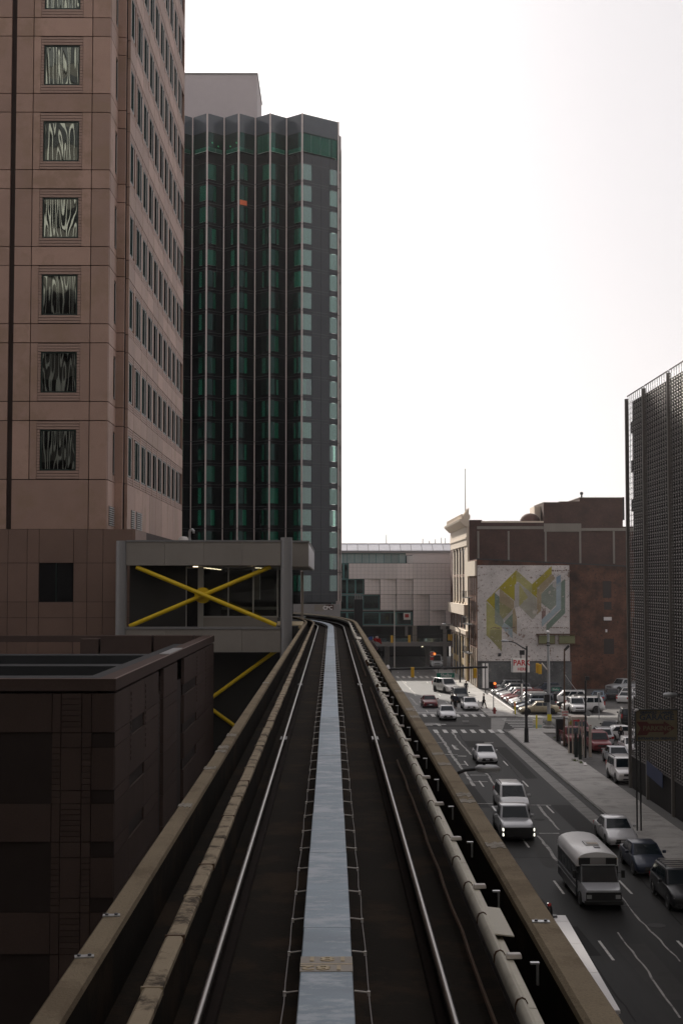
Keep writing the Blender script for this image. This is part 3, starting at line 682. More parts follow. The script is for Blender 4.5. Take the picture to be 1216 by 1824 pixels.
# front wall courses: panels, ribbed strips, dark window bands
zl = [az(p, AY, 100) for p in (1235, 1305, 1332, 1408, 1432, 1500, 1528, 1600, 1626, 1700)] + [0]
xl = [-40, -20, ax(-40, AY, 1300), ax(93, AY, 1300), ax(109, AY, 1300), ax(146, AY, 1300), ax(163, AY, 1300), AX]
for j, (t, u) in enumerate(zip(zl, zl[1:])):
    for i, (a, b) in enumerate(zip(xl, xl[1:])):
        dark = j % 2 == 1
        if i == 4 and not dark and j in (0, 4, 8):
            n = 7
            for q in range(n): h = (t-u)/n; bx('ribbed_strip', m_pink_low, an, a+.012, b-.012, AY, AY+.12, u+q*h+.008, u+(q+1)*h-.008)
        elif (dark or j in (2, 6)) and i < 3: bx('window_band', m_band_dark, an, a, b, AY+.05, AY+.115, u, t)
        elif dark and i == 6: bx('window_band', m_band_dark, an, a+.02, b, AY+.05, AY+.115, u, t)
        elif j in (2, 3, 6, 7) and i in (3, 5):
            n = 7 if j % 2 == 0 else 2
            for q in range(n): h = (t-u)/n; bx('ribbed_strip', m_pink_low, an, a+.01, b-.01, AY, AY+.12, u+q*h+.008, u+(q+1)*h-.008)
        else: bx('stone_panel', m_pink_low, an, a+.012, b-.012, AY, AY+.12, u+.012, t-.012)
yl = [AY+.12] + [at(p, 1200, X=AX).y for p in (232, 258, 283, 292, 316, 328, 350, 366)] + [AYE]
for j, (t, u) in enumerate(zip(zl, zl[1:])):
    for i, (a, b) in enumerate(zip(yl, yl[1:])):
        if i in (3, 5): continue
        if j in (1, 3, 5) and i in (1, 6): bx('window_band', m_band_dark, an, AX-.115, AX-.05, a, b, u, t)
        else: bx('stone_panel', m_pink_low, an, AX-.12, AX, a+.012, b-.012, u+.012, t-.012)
rv = MB()
for i in (1, 2, 3, 7, 8):
    for q in range(12): rv.box(AX, AX+.02, yl[i]+.2, yl[i]+.32, zl[0]-.3-q*.17, zl[0]-.2-q*.17)
part('joint_rib', rv, m_pink_low, an, kind='stuff')

# ================================================================== STATION
SY = 70.0
st = thing('transit_station', 'grey panelled elevated station with yellow X bracing beside the track', 'station', (-6, 75, 0))
sxx = lambda p: ax(p, SY, 1040)
szz = lambda p: az(p, SY, 360)
for p0, p1, top in ((205, 225, 963), (499, 520, 957)):
    xm = (sxx(p0)+sxx(p1))/2; r = (sxx(p1)-sxx(p0))/2
    part('column', MB().lathe([(r,0),(r,szz(top)-.06),(r*.96,szz(top))], (xm, SY+r, 0), 24), m_stn_col, st, smooth=40)
xa, xb = sxx(224), sxx(500)
bms = [xa + (xb-xa)*q/4 for q in range(5)]
for a, b in zip(bms, bms[1:]):
    bx('fascia_panel', m_stn, st, a+.006, b-.006, SY+.12, SY+.5, szz(1007), szz(965))
    bx('fascia_panel', m_stn, st, a+.006, b-.006, SY+.12, SY+.5, szz(1162), szz(1121))
    bx('coping_strip', m_stn_col, st, a+.004, b-.004, SY+.08, SY+.6, szz(965)+.003, szz(962))
    bx('coping_strip', m_stn_col, st, a+.004, b-.004, SY+.08, SY+.6, szz(1121)+.003, szz(1117))
ZR = szz(963)
part('roof_slab', MB().box(xa-.4, -2.25, SY+.62, 95, szz(1007), ZR-.05), m_stn, st)
CX = at(549, 985, Y=72.5).x
cano = part('canopy', MB().box(-2.24, CX, 72.5, 95.5, az(1009, 72.5, 540), az(966, 72.5, 540)), m_stn, st)
part('canopy_cap', MB().box(-2.24, CX+.05, 72.42, 95.55, az(966,72.5,540)+.004, az(963,72.5,540)), m_stn_col, cano)
part('canopy_end_glass', MB().box(CX+.003, CX+.03, 72.7, 95.3, az(1007,72.5,540), az(968,72.5,540)), m_skylight, cano)
bx('canopy_post', m_cream_post, st, at(536,1050,Y=84).x, at(540.5,1050,Y=84).x, 84, 84.2, 12.9, 16.2)
part('platform_edge', MB().hexa([(-2.9,73.4,13.1),(-1.5,73.4,13.1),(-1.5,80,13.1),(-3.2,80,13.1),(-2.9,73.4,13.3),(-1.62,73.4,13.3),(-1.62,80,13.3),(-3.2,80,13.3)]), m_cream, st)
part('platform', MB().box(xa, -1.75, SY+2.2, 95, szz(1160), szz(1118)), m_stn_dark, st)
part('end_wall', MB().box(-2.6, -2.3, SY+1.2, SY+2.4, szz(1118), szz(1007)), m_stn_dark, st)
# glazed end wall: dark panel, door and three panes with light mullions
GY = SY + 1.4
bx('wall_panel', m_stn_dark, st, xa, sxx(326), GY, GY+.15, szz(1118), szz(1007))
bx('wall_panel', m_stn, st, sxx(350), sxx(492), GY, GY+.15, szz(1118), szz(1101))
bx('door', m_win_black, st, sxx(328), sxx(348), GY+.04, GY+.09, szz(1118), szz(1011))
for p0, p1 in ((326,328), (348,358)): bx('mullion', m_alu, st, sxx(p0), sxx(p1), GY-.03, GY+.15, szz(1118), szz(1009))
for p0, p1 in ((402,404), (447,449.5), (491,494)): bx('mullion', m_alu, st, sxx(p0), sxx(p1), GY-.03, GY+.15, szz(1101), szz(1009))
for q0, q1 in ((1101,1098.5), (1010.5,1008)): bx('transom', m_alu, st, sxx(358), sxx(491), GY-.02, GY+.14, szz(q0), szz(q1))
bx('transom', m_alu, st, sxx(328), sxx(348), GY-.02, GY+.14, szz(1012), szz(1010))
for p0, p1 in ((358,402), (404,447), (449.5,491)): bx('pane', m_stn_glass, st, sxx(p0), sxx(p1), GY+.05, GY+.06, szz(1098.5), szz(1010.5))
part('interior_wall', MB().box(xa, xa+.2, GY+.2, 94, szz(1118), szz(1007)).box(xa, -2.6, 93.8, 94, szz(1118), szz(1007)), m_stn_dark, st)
bx('handrail', m_alu, st, sxx(380), sxx(488), GY+4, GY+4.06, az(1083, SY+5, 430)-.1, az(1083, SY+5, 430)+.06)
bx('ticket_screen', m_alu, st, ax(449,78), ax(463,78), 78, 78.4, az(1068,78,450), az(1012,78,450))
for q in range(7):
    for xq in (-7.2, -4.2): bx('downlight', m_lamp_int, st, xq-.12, xq+.12, SY+3+q*2.6, SY+3.2+q*2.6, szz(1007)-.05, szz(1007)-.01)
# yellow braces
def brace(p, q, y, r, name='brace'): return part(name, MB().tube([at(*p, Y=y), at(*q, Y=y)], r, 10), m_yellow, st, smooth=50)
brace((243,1010), (492,1113.5), SY+.28, .115); brace((231,1115.5), (482,1009.5), SY+.5, .115)
hub = at(361, 1060.5, Y=SY+.72)
part('brace_hub', MB().lathe([(.01,-.05),(.41,-.05),(.41,.05),(.01,.05)], hub, 28, 'y'), m_yellow, st)
brace((492,1159), (234,1347), SY+.9, .10); brace((234,1159), (492,1347), SY+1.15, .10)
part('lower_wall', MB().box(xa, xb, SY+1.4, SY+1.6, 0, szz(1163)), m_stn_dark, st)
part('roof_vent', MB().tube([at(338,962,Y=82), at(338,948,Y=82), at(339.5,944,Y=82), at(342.5,943,Y=82), at(345,946,Y=82), at(345,950,Y=82)], .085, 10), m_galv, st, smooth=60)
dm = at(327, 962, Y=82)
part('roof_dome', MB().lathe([(.32,-.1),(.30,.08),(.2,.19),(.02,.22)], dm, 16), m_white, st, smooth=60)
bx('roof_flashing', m_white, st, ax(239,80), ax(246,80), 80, 80.2, ZR-.05, ZR+.12)
# ================================================================== PLEATED GLASS TOWER
GY0 = 180.0
gt = thing('glass_hotel_tower', 'dark green pleated glass tower with pale vertical mullions behind the station', 'tower', (-20, 190, 0))
ZGT, ZGB = az(202, GY0, 535), az(1073, 183.5, 600)
xr = [ax(p, GY0, 700) for p in (255, 311, 367, 423.5, 480, 537.5)]
xv = [ax(p, GY0+1.8, 700) for p in (285, 341, 397.5, 453.5, 509.5)]
plan = []
for i in range(6):
    plan.append((xr[i], GY0, 'r'))
    if i < 5: plan.append((xv[i], GY0+1.8, 'v'))
xq, xw = ax(602.5, 183.5, 700), ax(606.2, 189.5, 700)
plan += [(xq, 183.5, 'r'), (xq-.35, 186.6, 'v'), (xw, 189.5, 'r'), (xw-.35, 192.5, 'v'), (xw+.1, 195.6, 'r')]
flo_t, flo_b = az(290, GY0, 480), az(946, GY0, 480)
GP = (flo_t - flo_b) / 17
nfl = 20
z_crown, z_sky, z_skyb = az(234, GY0, 480), az(268, GY0, 480), az(272, GY0, 480)
part('core_wall', MB().box(-75, xw-1.2, GY0+3.2, 230, 0, ZGT-1.0), m_room, gt)
part('podium_wall', MB().box(-75, -6, GY0+3, 185, 0, ZGB), m_hall_grey, gt)
part('soffit', MB().prism([(x, y, ZGB-.02) for x, y, k in plan] + [(xw, 230, ZGB-.02), (-75, 230, ZGB-.02), (-75, GY0+1, ZGB-.02)], (0,0,.06)), m_gt_dark, gt)
part('roof_cap', MB().prism([(x-.0, y+.25, ZGT-.9) for x, y, k in plan] + [(xw, 230, ZGT-.9), (-75, 230, ZGT-.9), (-75, GY0+1.5, ZGT-.9)], (0,0,.08)), m_gt_dark, gt)
rnd = random.Random(3)
def on(p, q, t, d=0.0):
    "plan point a fraction t along a face, d metres inside it"
    a, b = Vector((p[0], p[1])), Vector((q[0], q[1])); e = (b - a).normalized(); nrm = Vector((-e.y, e.x))
    c = a.lerp(b, t) + nrm * d; return c
def wquad(mb, p, q, t0, t1, z0, z1, d=0.0, th=.05):
    a, b, c, e = on(p,q,t0,d), on(p,q,t1,d), on(p,q,t1,d+th), on(p,q,t0,d+th)
    mb.hexa([(a.x,a.y,z0),(b.x,b.y,z0),(c.x,c.y,z0),(e.x,e.y,z0),(a.x,a.y,z1),(b.x,b.y,z1),(c.x,c.y,z1),(e.x,e.y,z1)])
WHT = GP * .74
for i, (p, q) in enumerate(zip(plan, plan[1:])):
    big = i == 10; sidef = i > 10
    seg = [(0, .27), (.76, 1.0)] if big else ([(0, .57)] if p[2] == 'r' else [(.45, 1.0)])
    skin = MB()
    solid = []; last = 0.0
    for a, b in seg:
        if a > last: solid.append((last, a))
        last = b
    if last < 1: solid.append((last, 1.0))
    for a, b in solid:
        n = 2 if big else 1
        for k in range(n): wquad(skin, p, q, a+(b-a)*k/n+.003, a+(b-a)*(k+1)/n-.003, ZGB, z_skyb, 0, .04)
    for a, b in seg:
        for f in range(nfl+1):
            zt_ = flo_t - f*GP
            top = z_skyb if f == 0 else flo_t - (f-1)*GP - WHT
            if f == nfl: wquad(skin, p, q, a, b, ZGB, top, 0, .04)
            elif top > zt_: wquad(skin, p, q, a, b, zt_, top, 0, .04)
    part('spandrel_glass', skin, m_gt_mirror if big else m_gt_dark, gt)
    part('crown_glass', (lambda mb: (wquad(mb, p, q, 0, 1, z_crown, ZGT, 0, .04), mb)[1])(MB()), m_gt_crown, gt)
    nsky = 4 if big else 2
    for k in range(nsky):
        part('sky_lounge_pane', (lambda mb: (wquad(mb, p, q, k/nsky+.006, (k+1)/nsky-.006, z_sky, z_crown-.06, 0, .03), mb)[1])(MB()), m_gt_glass, gt)
    if not sidef:
        part('lounge_blind', (lambda mb: (wquad(mb, p, q, .02, .98, z_sky+.1, z_crown-(.1 if (big or i in (7,)) else 1.9), .35, .02), mb)[1])(MB()), m_curtain, gt)
    ln = MB()
    for f in range(nfl):
        zt_ = flo_t - f*GP; wquad(ln, p, q, .004, .996, zt_-WHT-.38, zt_-WHT-.32, -.012, .012)
        wquad(ln, p, q, .004, .996, zt_+.02, zt_+.06, -.012, .012)
    part('floor_line', ln, m_gt_line, gt, kind='stuff')
    for a, b in seg:
        if i < 2: continue
        for f in range(nfl):
            zt_ = flo_t - f*GP; zb_ = zt_ - WHT
            if zb_ < ZGB: continue
            w = part('window', (lambda mb: (wquad(mb, p, q, a+.01, b-.01, zb_+.02, zt_-.02, .0, .025), mb)[1])(MB()), m_gt_pale if (big or sidef) else m_gt_glass, gt)
            if sidef: continue
            r = rnd.random(); span = b - a
            if big: c0, c1 = (a, b) if r < .8 else (a, a + span*.5)
            elif r < .15: c0, c1 = a, b
            elif r < .86: wd = span * rnd.uniform(.18, .45); c0, c1 = (b - wd, b) if p[2] == 'r' else (a, a + wd)
            else: continue
            part('curtain', (lambda mb: (wquad(mb, p, q, c0+.01, c1-.01, zb_+.05, zt_-.05, .14, .02), mb)[1])(MB()), m_curtain, w)
for i, (x, y, k) in enumerate(plan):
    r = .10 if k == 'r' else .07
    if i == 5*2: r = .11
    part('mullion', MB().box(x-r, x+r, y-.16, y+.10, ZGB, ZGT), m_gt_mull if i > 0 else m_gt_mull, gt)
    jt = MB()
    for f in range(0, nfl, 2): jt.box(x-r-.01, x+r+.01, y-.17, y+.09, flo_t-f*GP-WHT-.4, flo_t-f*GP-WHT-.32)
    part('mullion_joint', jt, m_gt_line, gt, kind='stuff')
# three slim posts where the right corner meets the street
for q in range(3): part('column_cap', MB().box(xq-.3+q*.25, xq-.15+q*.25, 183.2, 183.6, ZGB-1.0, ZGB+.2), m_gt_mull, gt)
stk = at(433, 361, Y=GY0+.6)
part('sticker', MB().hexa([tuple(on(plan[6], plan[7], t, d)) + (z,) for z in (stk.z-.35, stk.z+.3) for t, d in ((.08,-.02),(.5,-.02),(.5,-.01),(.08,-.01))]), m_orange, gt)
PHY = 195
part('penthouse', MB().box(-70, ax(458, PHY, 170), PHY, PHY*132/124, ZGT-1, az(133, PHY, 400)), m_ph, gt)
part('penthouse_cap', MB().box(-70.1, ax(458, PHY, 170)+.1, PHY-.1, PHY*132/124+.1, az(133, PHY, 400)+.003, az(133, PHY, 400)+.25), m_hall_grey, gt)
for q in range(5): bx('lounge_lamp', m_lamp_int, gt, ax(372+q*11, 181.2), ax(373.2+q*11, 181.2), 182.6, 182.8, z_crown-.75-(q%2)*.5, z_crown-.6-(q%2)*.5)
# low graffiti wall and shed glimpsed under the tower beyond the bend
gw2 = thing('graffiti_wall', 'low wall with pale patches under the glass tower beyond the bend', 'wall', (-3, 150, 0))
part('wall', MB().box(-30, ax(606,150), 150, 150.4, 0, az(1076,150,590)), m_hall_grey, gw2)
bx('plaster_patch', m_conc_frame, gw2, ax(560,150), ax(577,150), 149.97, 149.998, az(1089,150), az(1077,150))
bx('painted_patch', m_brick_dark, gw2, ax(580,150), ax(594,150), 149.97, 149.998, az(1086,150), az(1077,150))
lettering('CPC', .55, m_white, gw2, (ax(583.5,150), 149.96, az(1083,150)), .02)

# ================================================================== CONVENTION HALL
HY = 255.0
ch = thing('convention_hall', 'wide pinkish tiled convention hall with stepped panels at the street end', 'building', (15, 262, 0))
hx = lambda p, y=HY: ax(p, y, 1060)
hz = lambda p: az(p, HY, 700)
XE = hx(830)
part('core_wall', MB().box(hx(560), XE, HY+2.2, HY+40, hz(1151), hz(983)).box(hx(560), XE, HY+38, HY+40, 0, hz(1151)), m_room, ch)
part('floor_slab', MB().box(hx(560), XE, HY-.8, HY+2.2, hz(1151), hz(1143.5)), m_hall_grey, ch)
part('deck_slab', MB().box(hx(560), XE, HY+2.2, HY+38, hz(1151), hz(1146)), m_hall_grey, ch)
# sloped skylight roof panels
n = 14; xs_ = [hx(560) + (XE-hx(560))*q/n for q in range(n+1)]
for a, b in zip(xs_, xs_[1:]):
    part('skylight_panel', MB().hexa([(a+.05,HY+1.6,hz(981)),(b-.05,HY+1.6,hz(981)),(b-.05,HY+5,hz(968)),(a+.05,HY+5,hz(968)),(a+.05,HY+1.6,hz(981)+.1),(b-.05,HY+1.6,hz(981)+.1),(b-.05,HY+5,hz(968)+.1),(a+.05,HY+5,hz(968)+.1)]), m_skylight, ch)
part('skylight_bar', MB().box(hx(560), XE, HY+1.4, HY+1.9, hz(985), hz(981)-.02).box(hx(560), XE, HY+4.9, HY+5.3, hz(968)+.11, hz(966.5)), m_hall_grey, ch)
part('skylight_frame', MB().hexa([(hx(560),HY+1.75,hz(981)-.05),(XE,HY+1.75,hz(981)-.05),(XE,HY+5.15,hz(968)-.05),(hx(560),HY+5.15,hz(968)-.05),(hx(560),HY+1.75,hz(981)+.02),(XE,HY+1.75,hz(981)+.02),(XE,HY+5.15,hz(968)+.02),(hx(560),HY+5.15,hz(968)+.02)]), m_hall_grey, ch)
# clerestory panes
cl = [560, 574, 588, 600, 611, 618.5, 631.5, 645, 658, 670, 684, 697.5, 711, 723]
for i, (a, b) in enumerate(zip(cl, cl[1:])):
    bx('clerestory_pane', m_teal_pane, ch, hx(a)+.06, hx(b)-.06, HY+1.9, HY+2.0, hz(1002.5), hz(986.5))
part('clerestory_frame', MB().box(hx(560), hx(724), HY+2.02, HY+2.1, hz(1003), hz(985)), m_teal_frame, ch)
bx('tile_band', m_tile, ch, hx(735), XE, HY+.6, HY+2.1, hz(1003), hz(989)); bx('tile_band', m_tile, ch, hx(723.5), XE, HY+1.7, HY+2.1, hz(989)+.01, hz(984.5))
part('curved_end', MB().lathe([(2*.43,0),(2*.43,hz(990)-hz(1003))], (hx(733), HY+1.4, hz(1003)), 20), m_white, ch, smooth=50)
# tile modules: each leans out a little on its left side, with a 4 x 4 grid of recessed joints
def tile_module(a, b, z0, z1, lean):
    mb = MB(); n = 4; w = (hx(b)-hx(a))
    for i in range(n):
        for j in range(n):
            x0, x1 = hx(a)+w*(i+.015)/n, hx(a)+w*(i+.985)/n; q0, q1 = z0+(z1-z0)*(j+.015)/n, z0+(z1-z0)*(j+.985)/n
            y0, y1 = HY + lean*i/n, HY + lean*(i+1)/n
            mb.hexa([(x0,y0,q0),(x1,y1,q0),(x1,y1+.1,q0),(x0,y0+.1,q0),(x0,y0,q1),(x1,y1,q1),(x1,y1+.1,q1),(x0,y0+.1,q1)])
    o = part('tile_module', mb, m_tile, ch)
    bk = MB().hexa([(hx(a)+.02,HY+.06,z0+.02),(hx(b)-.02,HY+lean+.06,z0+.02),(hx(b)-.02,HY+2.1,z0+.02),(hx(a)+.02,HY+2.1,z0+.02),(hx(a)+.02,HY+.06,z1-.02),(hx(b)-.02,HY+lean+.06,z1-.02),(hx(b)-.02,HY+2.1,z1-.02),(hx(a)+.02,HY+2.1,z1-.02)])
    part('joint_bed', bk, m_tile_joint, o)
cols = [621, 649, 677, 706.3, 735.5, 764.5, 793, 821.5]
rows = [(1031, 1003.5, 0, .0), (1058.5, 1031.4, 1, .55), (1086.7, 1059, 2, .8), (1114.5, 1087, 4, .8)]
for z0, z1, first, ln_ in rows:
    for k, (a, b) in enumerate(zip(cols, cols[1:])):
        if k < first: continue
        tile_module(a, b, hz(z0), hz(z1), ln_ if k <= first + 2 else 0.0)
# teal glazing that steps down at the left
for q0, q1, pp in ((1031, 1003.5, [560, 590, 612, 620]), (1058.5, 1031.4, [560, 590, 618, 633, 648]), (1086, 1060, [560, 590, 618, 646, 675.5]), (1113.5, 1090.5, [560, 590, 618, 646, 676, 705, 734])):
    for a, b in zip(pp, pp[1:]):
        bx('hall_pane', m_teal_glass, ch, hx(a)+.15, hx(b)-.15, HY+.9, HY+.94, hz(q0)+.15, hz(q1)-.15)
        part('pane_frame', MB().box(hx(a), hx(b), HY+.8, HY+.98, hz(q0), hz(q0)+.16).box(hx(a), hx(b), HY+.8, HY+.98, hz(q1)-.16, hz(q1)).box(hx(a), hx(a)+.16, HY+.8, HY+.98, hz(q0)+.16, hz(q1)-.16).box(hx(b)-.16, hx(b), HY+.8, HY+.98, hz(q0)+.16, hz(q1)-.16), m_teal_frame, ch)
for zq in (1031.2, 1058.8, 1087.5, 1114.5): bx('slab_edge', m_hall_grey, ch, hx(560), hx(734), HY+1.0, HY+2.15, hz(zq)-.15, hz(zq)+.15)
bx('poster', m_white, ch, hx(718.5), hx(731), HY+.72, HY+.78, hz(1104), hz(1092)); bx('poster_mark', m_tail, ch, hx(721), hx(728), HY+.7, HY+.718, hz(1100), hz(1094))
# lobby level
bx('lobby_post', m_conc_frame, ch, hx(734.5), hx(742), HY+.1, HY+1.2, hz(1143.5), hz(1114.7))
for a, b in ((560,600), (600,640), (640,690), (690,734), (743,790), (790,815), (815,830)): bx('lobby_pane', m_teal_glass, ch, hx(a)+.1, hx(b)-.1, HY+.5, HY+.54, hz(1143.5), hz(1137))
bx('escalator', m_hall_grey, ch, hx(722), hx(727), HY+1.9, HY+2.15, hz(1134), hz(1116))
for xq in (hx(764), hx(690), hx(640), hx(815)): part('column', MB().lathe([(.5,0),(.5,hz(1151))], (xq, HY+4, 0), 14), m_hall_grey, ch, smooth=40)
for q in range(4): bx('tunnel_lamp', m_lamp_int, ch, hx(688)+q*7, hx(688)+q*7+.25, HY+8, HY+8.3, hz(1151)-.5, hz(1151)-.3)
for px0 in (691, 758, 770, 781, 792, 799): bx('roof_mast', m_darkmetal, ch, hx(px0)-.05, hx(px0)+.05, HY+8, HY+8.1, hz(975), hz(950 if px0 < 700 else 955 + (px0*7) % 8))

# ================================================================== MURAL BUILDING
MY = 203.0
mb_ = thing('mural_building', 'old brick building with whitewashed wall and faded geometric mural facing the lot', 'building', (32, 209, 0))
bxx = lambda p, y=MY: ax(p, y, 1080)
bzz = lambda p, y=MY: az(p, y, 950)
X0 = bxx(849.5); X1 = bxx(1200)
part('brick_wall', MB().hexa([(X0,MY,0),(X1,MY,0),(X1,MY+12,0),(X0,MY+12,0),(X0,MY,bzz(996)),(X1,MY,bzz(1013)),(X1,MY+12,bzz(1013)),(X0,MY+12,bzz(996))]), m_brick_red, mb_)
part('coping', MB().hexa([(X0-.15,MY-.12,bzz(996.5)),(X1,MY-.12,bzz(1013.5)),(X1,MY+.4,bzz(1013.5)),(X0-.15,MY+.4,bzz(996.5)),(X0-.15,MY-.12,bzz(994.5)),(X1,MY-.12,bzz(1011.5)),(X1,MY+.4,bzz(1011.5)),(X0-.15,MY+.4,bzz(994.5))]), m_iron, mb_)
mw = bx('whitewashed_wall', m_mural, mb_, X0+.02, bxx(1013.5), MY-.03, MY-.002, bzz(1178), bzz(1007))
bx('painted_base', m_wall_grey, mb_, X0+.02, bxx(1016), MY-.05, MY-.004, 0, bzz(1179)); bx('ledge', m_iron, mb_, X0, bxx(1014), MY-.14, MY-.052, bzz(1179.4), bzz(1177.6))
# the mural: flat faded fields of colour (coordinates read off the wall)
def fade(n, c): return bricks('mural_' + n, c, tuple(x*1.08 for x in c), tuple(x*.75 for x in c), peel=(.50,.45,.40), peel_amt=.0, dirt=.2)
MC = dict(y=fade('yellow', (.40,.34,.03)), y2=fade('pale_yellow', (.43,.40,.16)), ol=fade('olive', (.31,.29,.14)), tn=fade('tan', (.40,.32,.20)), g=fade('green', (.19,.25,.20)), g2=fade('grey_green', (.27,.30,.25)), b=fade('pale_blue', (.36,.43,.46)), b2=fade('blue', (.24,.33,.42)), w=fade('white', (.47,.44,.41)), lt=fade('light', (.42,.40,.33)), mv=fade('mauve', (.27,.18,.16)))
shapes = [('y', [(105,470),(465,105),(465,265),(445,285),(445,475),(265,325)]), ('y', [(105,470),(210,375),(210,580)]), ('y2', [(465,105),(655,275),(655,390),(490,245),(465,245)]),
          ('y', [(655,275),(890,55),(890,150),(715,315),(715,440),(655,390)]), ('y2', [(105,485),(210,580),(210,745),(290,790),(290,820),(150,820),(150,930),(105,890)]), ('ol', [(150,820),(290,820),(290,1085),(150,930)]),
          ('g', [(207,378),(262,425),(262,630),(207,580)]), ('g2', [(207,580),(262,630),(305,690),(315,740),(290,790),(207,745)]), ('ol', [(262,480),(420,580),(305,695),(262,630)]), ('tn', [(265,325),(440,480),(440,560),(420,580),(262,480)]), ('w', [(420,580),(440,570),(440,600),(330,720),(305,695)]),
          ('g', [(420,625),(420,810),(318,735)]), ('tn', [(420,590),(445,560),(472,690),(472,880),(420,840)]), ('b', [(290,790),(318,740),(420,810),(420,930),(330,840)]), ('w', [(445,285),(500,245),(500,540),(445,560)]), ('lt', [(500,255),(710,440),(710,640),(660,700),(500,540)]), ('y2', [(500,270),(605,430),(500,540)]),
          ('tn', [(715,315),(890,150),(935,200),(765,390),(765,590),(712,645)]), ('g2', [(765,390),(900,260),(945,330),(945,520),(880,590),(765,500)]), ('b', [(945,250),(1000,205),(1000,570),(770,790),(770,700),(945,540)]), ('b2', [(945,190),(998,160),(998,240),(945,280)]), ('g', [(1003,250),(1052,210),(1052,620),(825,850),(825,760),(1003,580)]), ('mv', [(770,600),(818,560),(818,650),(770,700)]), ('w', [(900,250),(945,250),(945,330),(900,300)])]
for i, (c, pp) in enumerate(shapes):
    d = .004 + .0022*i
    part('mural_field', MB().poly([at(850+x/6.7556, 1000+y/6.7556, Y=MY-.03-d) for x, y in pp]), MC[c], mb_)
rs = random.Random(11)
def streak(x0, x1, yy, n, hmax):
    mb = MB(); x = x0
    while x < x1:
        w = rs.uniform(1, 5); h = rs.uniform(.2, hmax); o = rs.uniform(-.8, .8)
        P = [at(x, yy+o+h/2, Y=MY-.095), at(x+w*.5, yy+o+h*.7, Y=MY-.095), at(x+w, yy+o+h/2, Y=MY-.095), at(x+w, yy+o-h/2, Y=MY-.095), at(x+w*.4, yy+o-h*.6, Y=MY-.095), at(x, yy+o-h/2, Y=MY-.095)]
        mb.poly(P); x += w + rs.uniform(0, n)
    part('bare_patch', mb, m_bare, mb_, kind='stuff')
streak(873, 912, 1118.5, .6, 1.6); streak(930, 1012, 1118.5, 3, 1.4); streak(905, 960, 1139, 6, 1.0); streak(982, 1012, 1016, 1.5, 3.0); streak(1006, 1012, 1024, .5, 9); streak(855, 1005, 1175.5, 9, 1.5); streak(960, 985, 1025, 3, 1.5); streak(853, 900, 1168, 9, 1.2)
for pa, pb in ((958,986), (994,1022)):
    bd = bx('sign_board', m_olive, mb_, bxx(pa), bxx(pb), MY-.30, MY-.22, bzz(1146), bzz(1132))
    part('board_frame', MB().box(bxx(pa)-.08, bxx(pa), MY-.32, MY-.05, bzz(1146.5), bzz(1131)).box(bxx(pb), bxx(pb)+.08, MY-.32, MY-.05, bzz(1146.5), bzz(1131)).box(bxx(pa), bxx(pb), MY-.32, MY-.05, bzz(1147.2), bzz(1146)), m_rust, mb_)
bx('sign_rail', m_rust, mb_, bxx(953), bxx(1023), MY-.45, MY-.2, bzz(1131), bzz(1128.6))
for pa, pb, q0, q1 in ((1073,1088,1065,1035), (1075,1088,1086,1072), (1074,1092,1165,1138)): bx('blind_window', m_blocked, mb_, bxx(pa), bxx(pb), MY-.06, MY-.003, bzz(q0), bzz(q1))
for pa in (1077, 1084): bx('wall_floodlight', m_white, mb_, bxx(pa)-.25, bxx(pa)+.28, MY-.4, MY-.05, bzz(1105), bzz(1099))
bx('wall_lamp', m_white, mb_, bxx(1078)-.1, bxx(1078)+.12, MY-.35, MY-.05, bzz(1126), bzz(1121)); part('wall_conduit', MB().tube([(bxx(886),MY-.12,bzz(1166)),(bxx(891),MY-.12,bzz(1166))], .22, 8), m_iron, mb_)
# narrow street front of the mural building with fire escapes
yf = [MY, MY+12]
part('front_wall', MB().box(X0-.02, X0+.05, MY+.02, MY+11.98, 0, bzz(997)), m_brick_facade, mb_)
part('front_stone', MB().box(X0-.3, X0-.02, MY+.3, MY+11.9, az(1026,209,845), az(1000,209,845)), m_stone_cls, mb_)
for k in range(4):
    y0 = MY + 1.2 + k*2.7
    for q0, q1 in ((1060,1030), (1105,1071), (1150,1112)): bx('window_strip', m_win_black, mb_, X0-.06, X0-.03, y0, y0+1.5, az(q0,209,845), az(q1,209,845))
    bx('brick_pier', m_brick_facade, mb_, X0-.13, X0-.03, y0-.6, y0-.1, az(1150,209,845), az(1026,209,845))
    bx('shop_window', m_win_black, mb_, X0-.08, X0-.03, y0, y0+2.0, .3, az(1175,209,845)); bx('shop_pier', m_stone_cls, mb_, X0-.16, X0-.03, y0-.6, y0-.1, 0, az(1152,209,845))
for q in (1064, 1111, 1162):
    zq = az(q, 209, 840); fe = MB().box(X0-1.3, X0-.35, MY+3, MY+10, zq-.08, zq)
    for k in range(9): fe.box(X0-1.3, X0-1.25, MY+3+k*.85, MY+3.05+k*.85, zq, zq+1.0)
    fe.box(X0-1.3, X0-1.25, MY+3, MY+10, zq+.95, zq+1.0).box(X0-1.3, X0-.35, MY+3, MY+3.05, zq+.95, zq+1.0)
    part('fire_escape', fe, m_iron, mb_)
bx('ladder', m_iron, mb_, X0-.8, X0-.6, MY+5, MY+5.1, 3.5, az(1064,209,840))

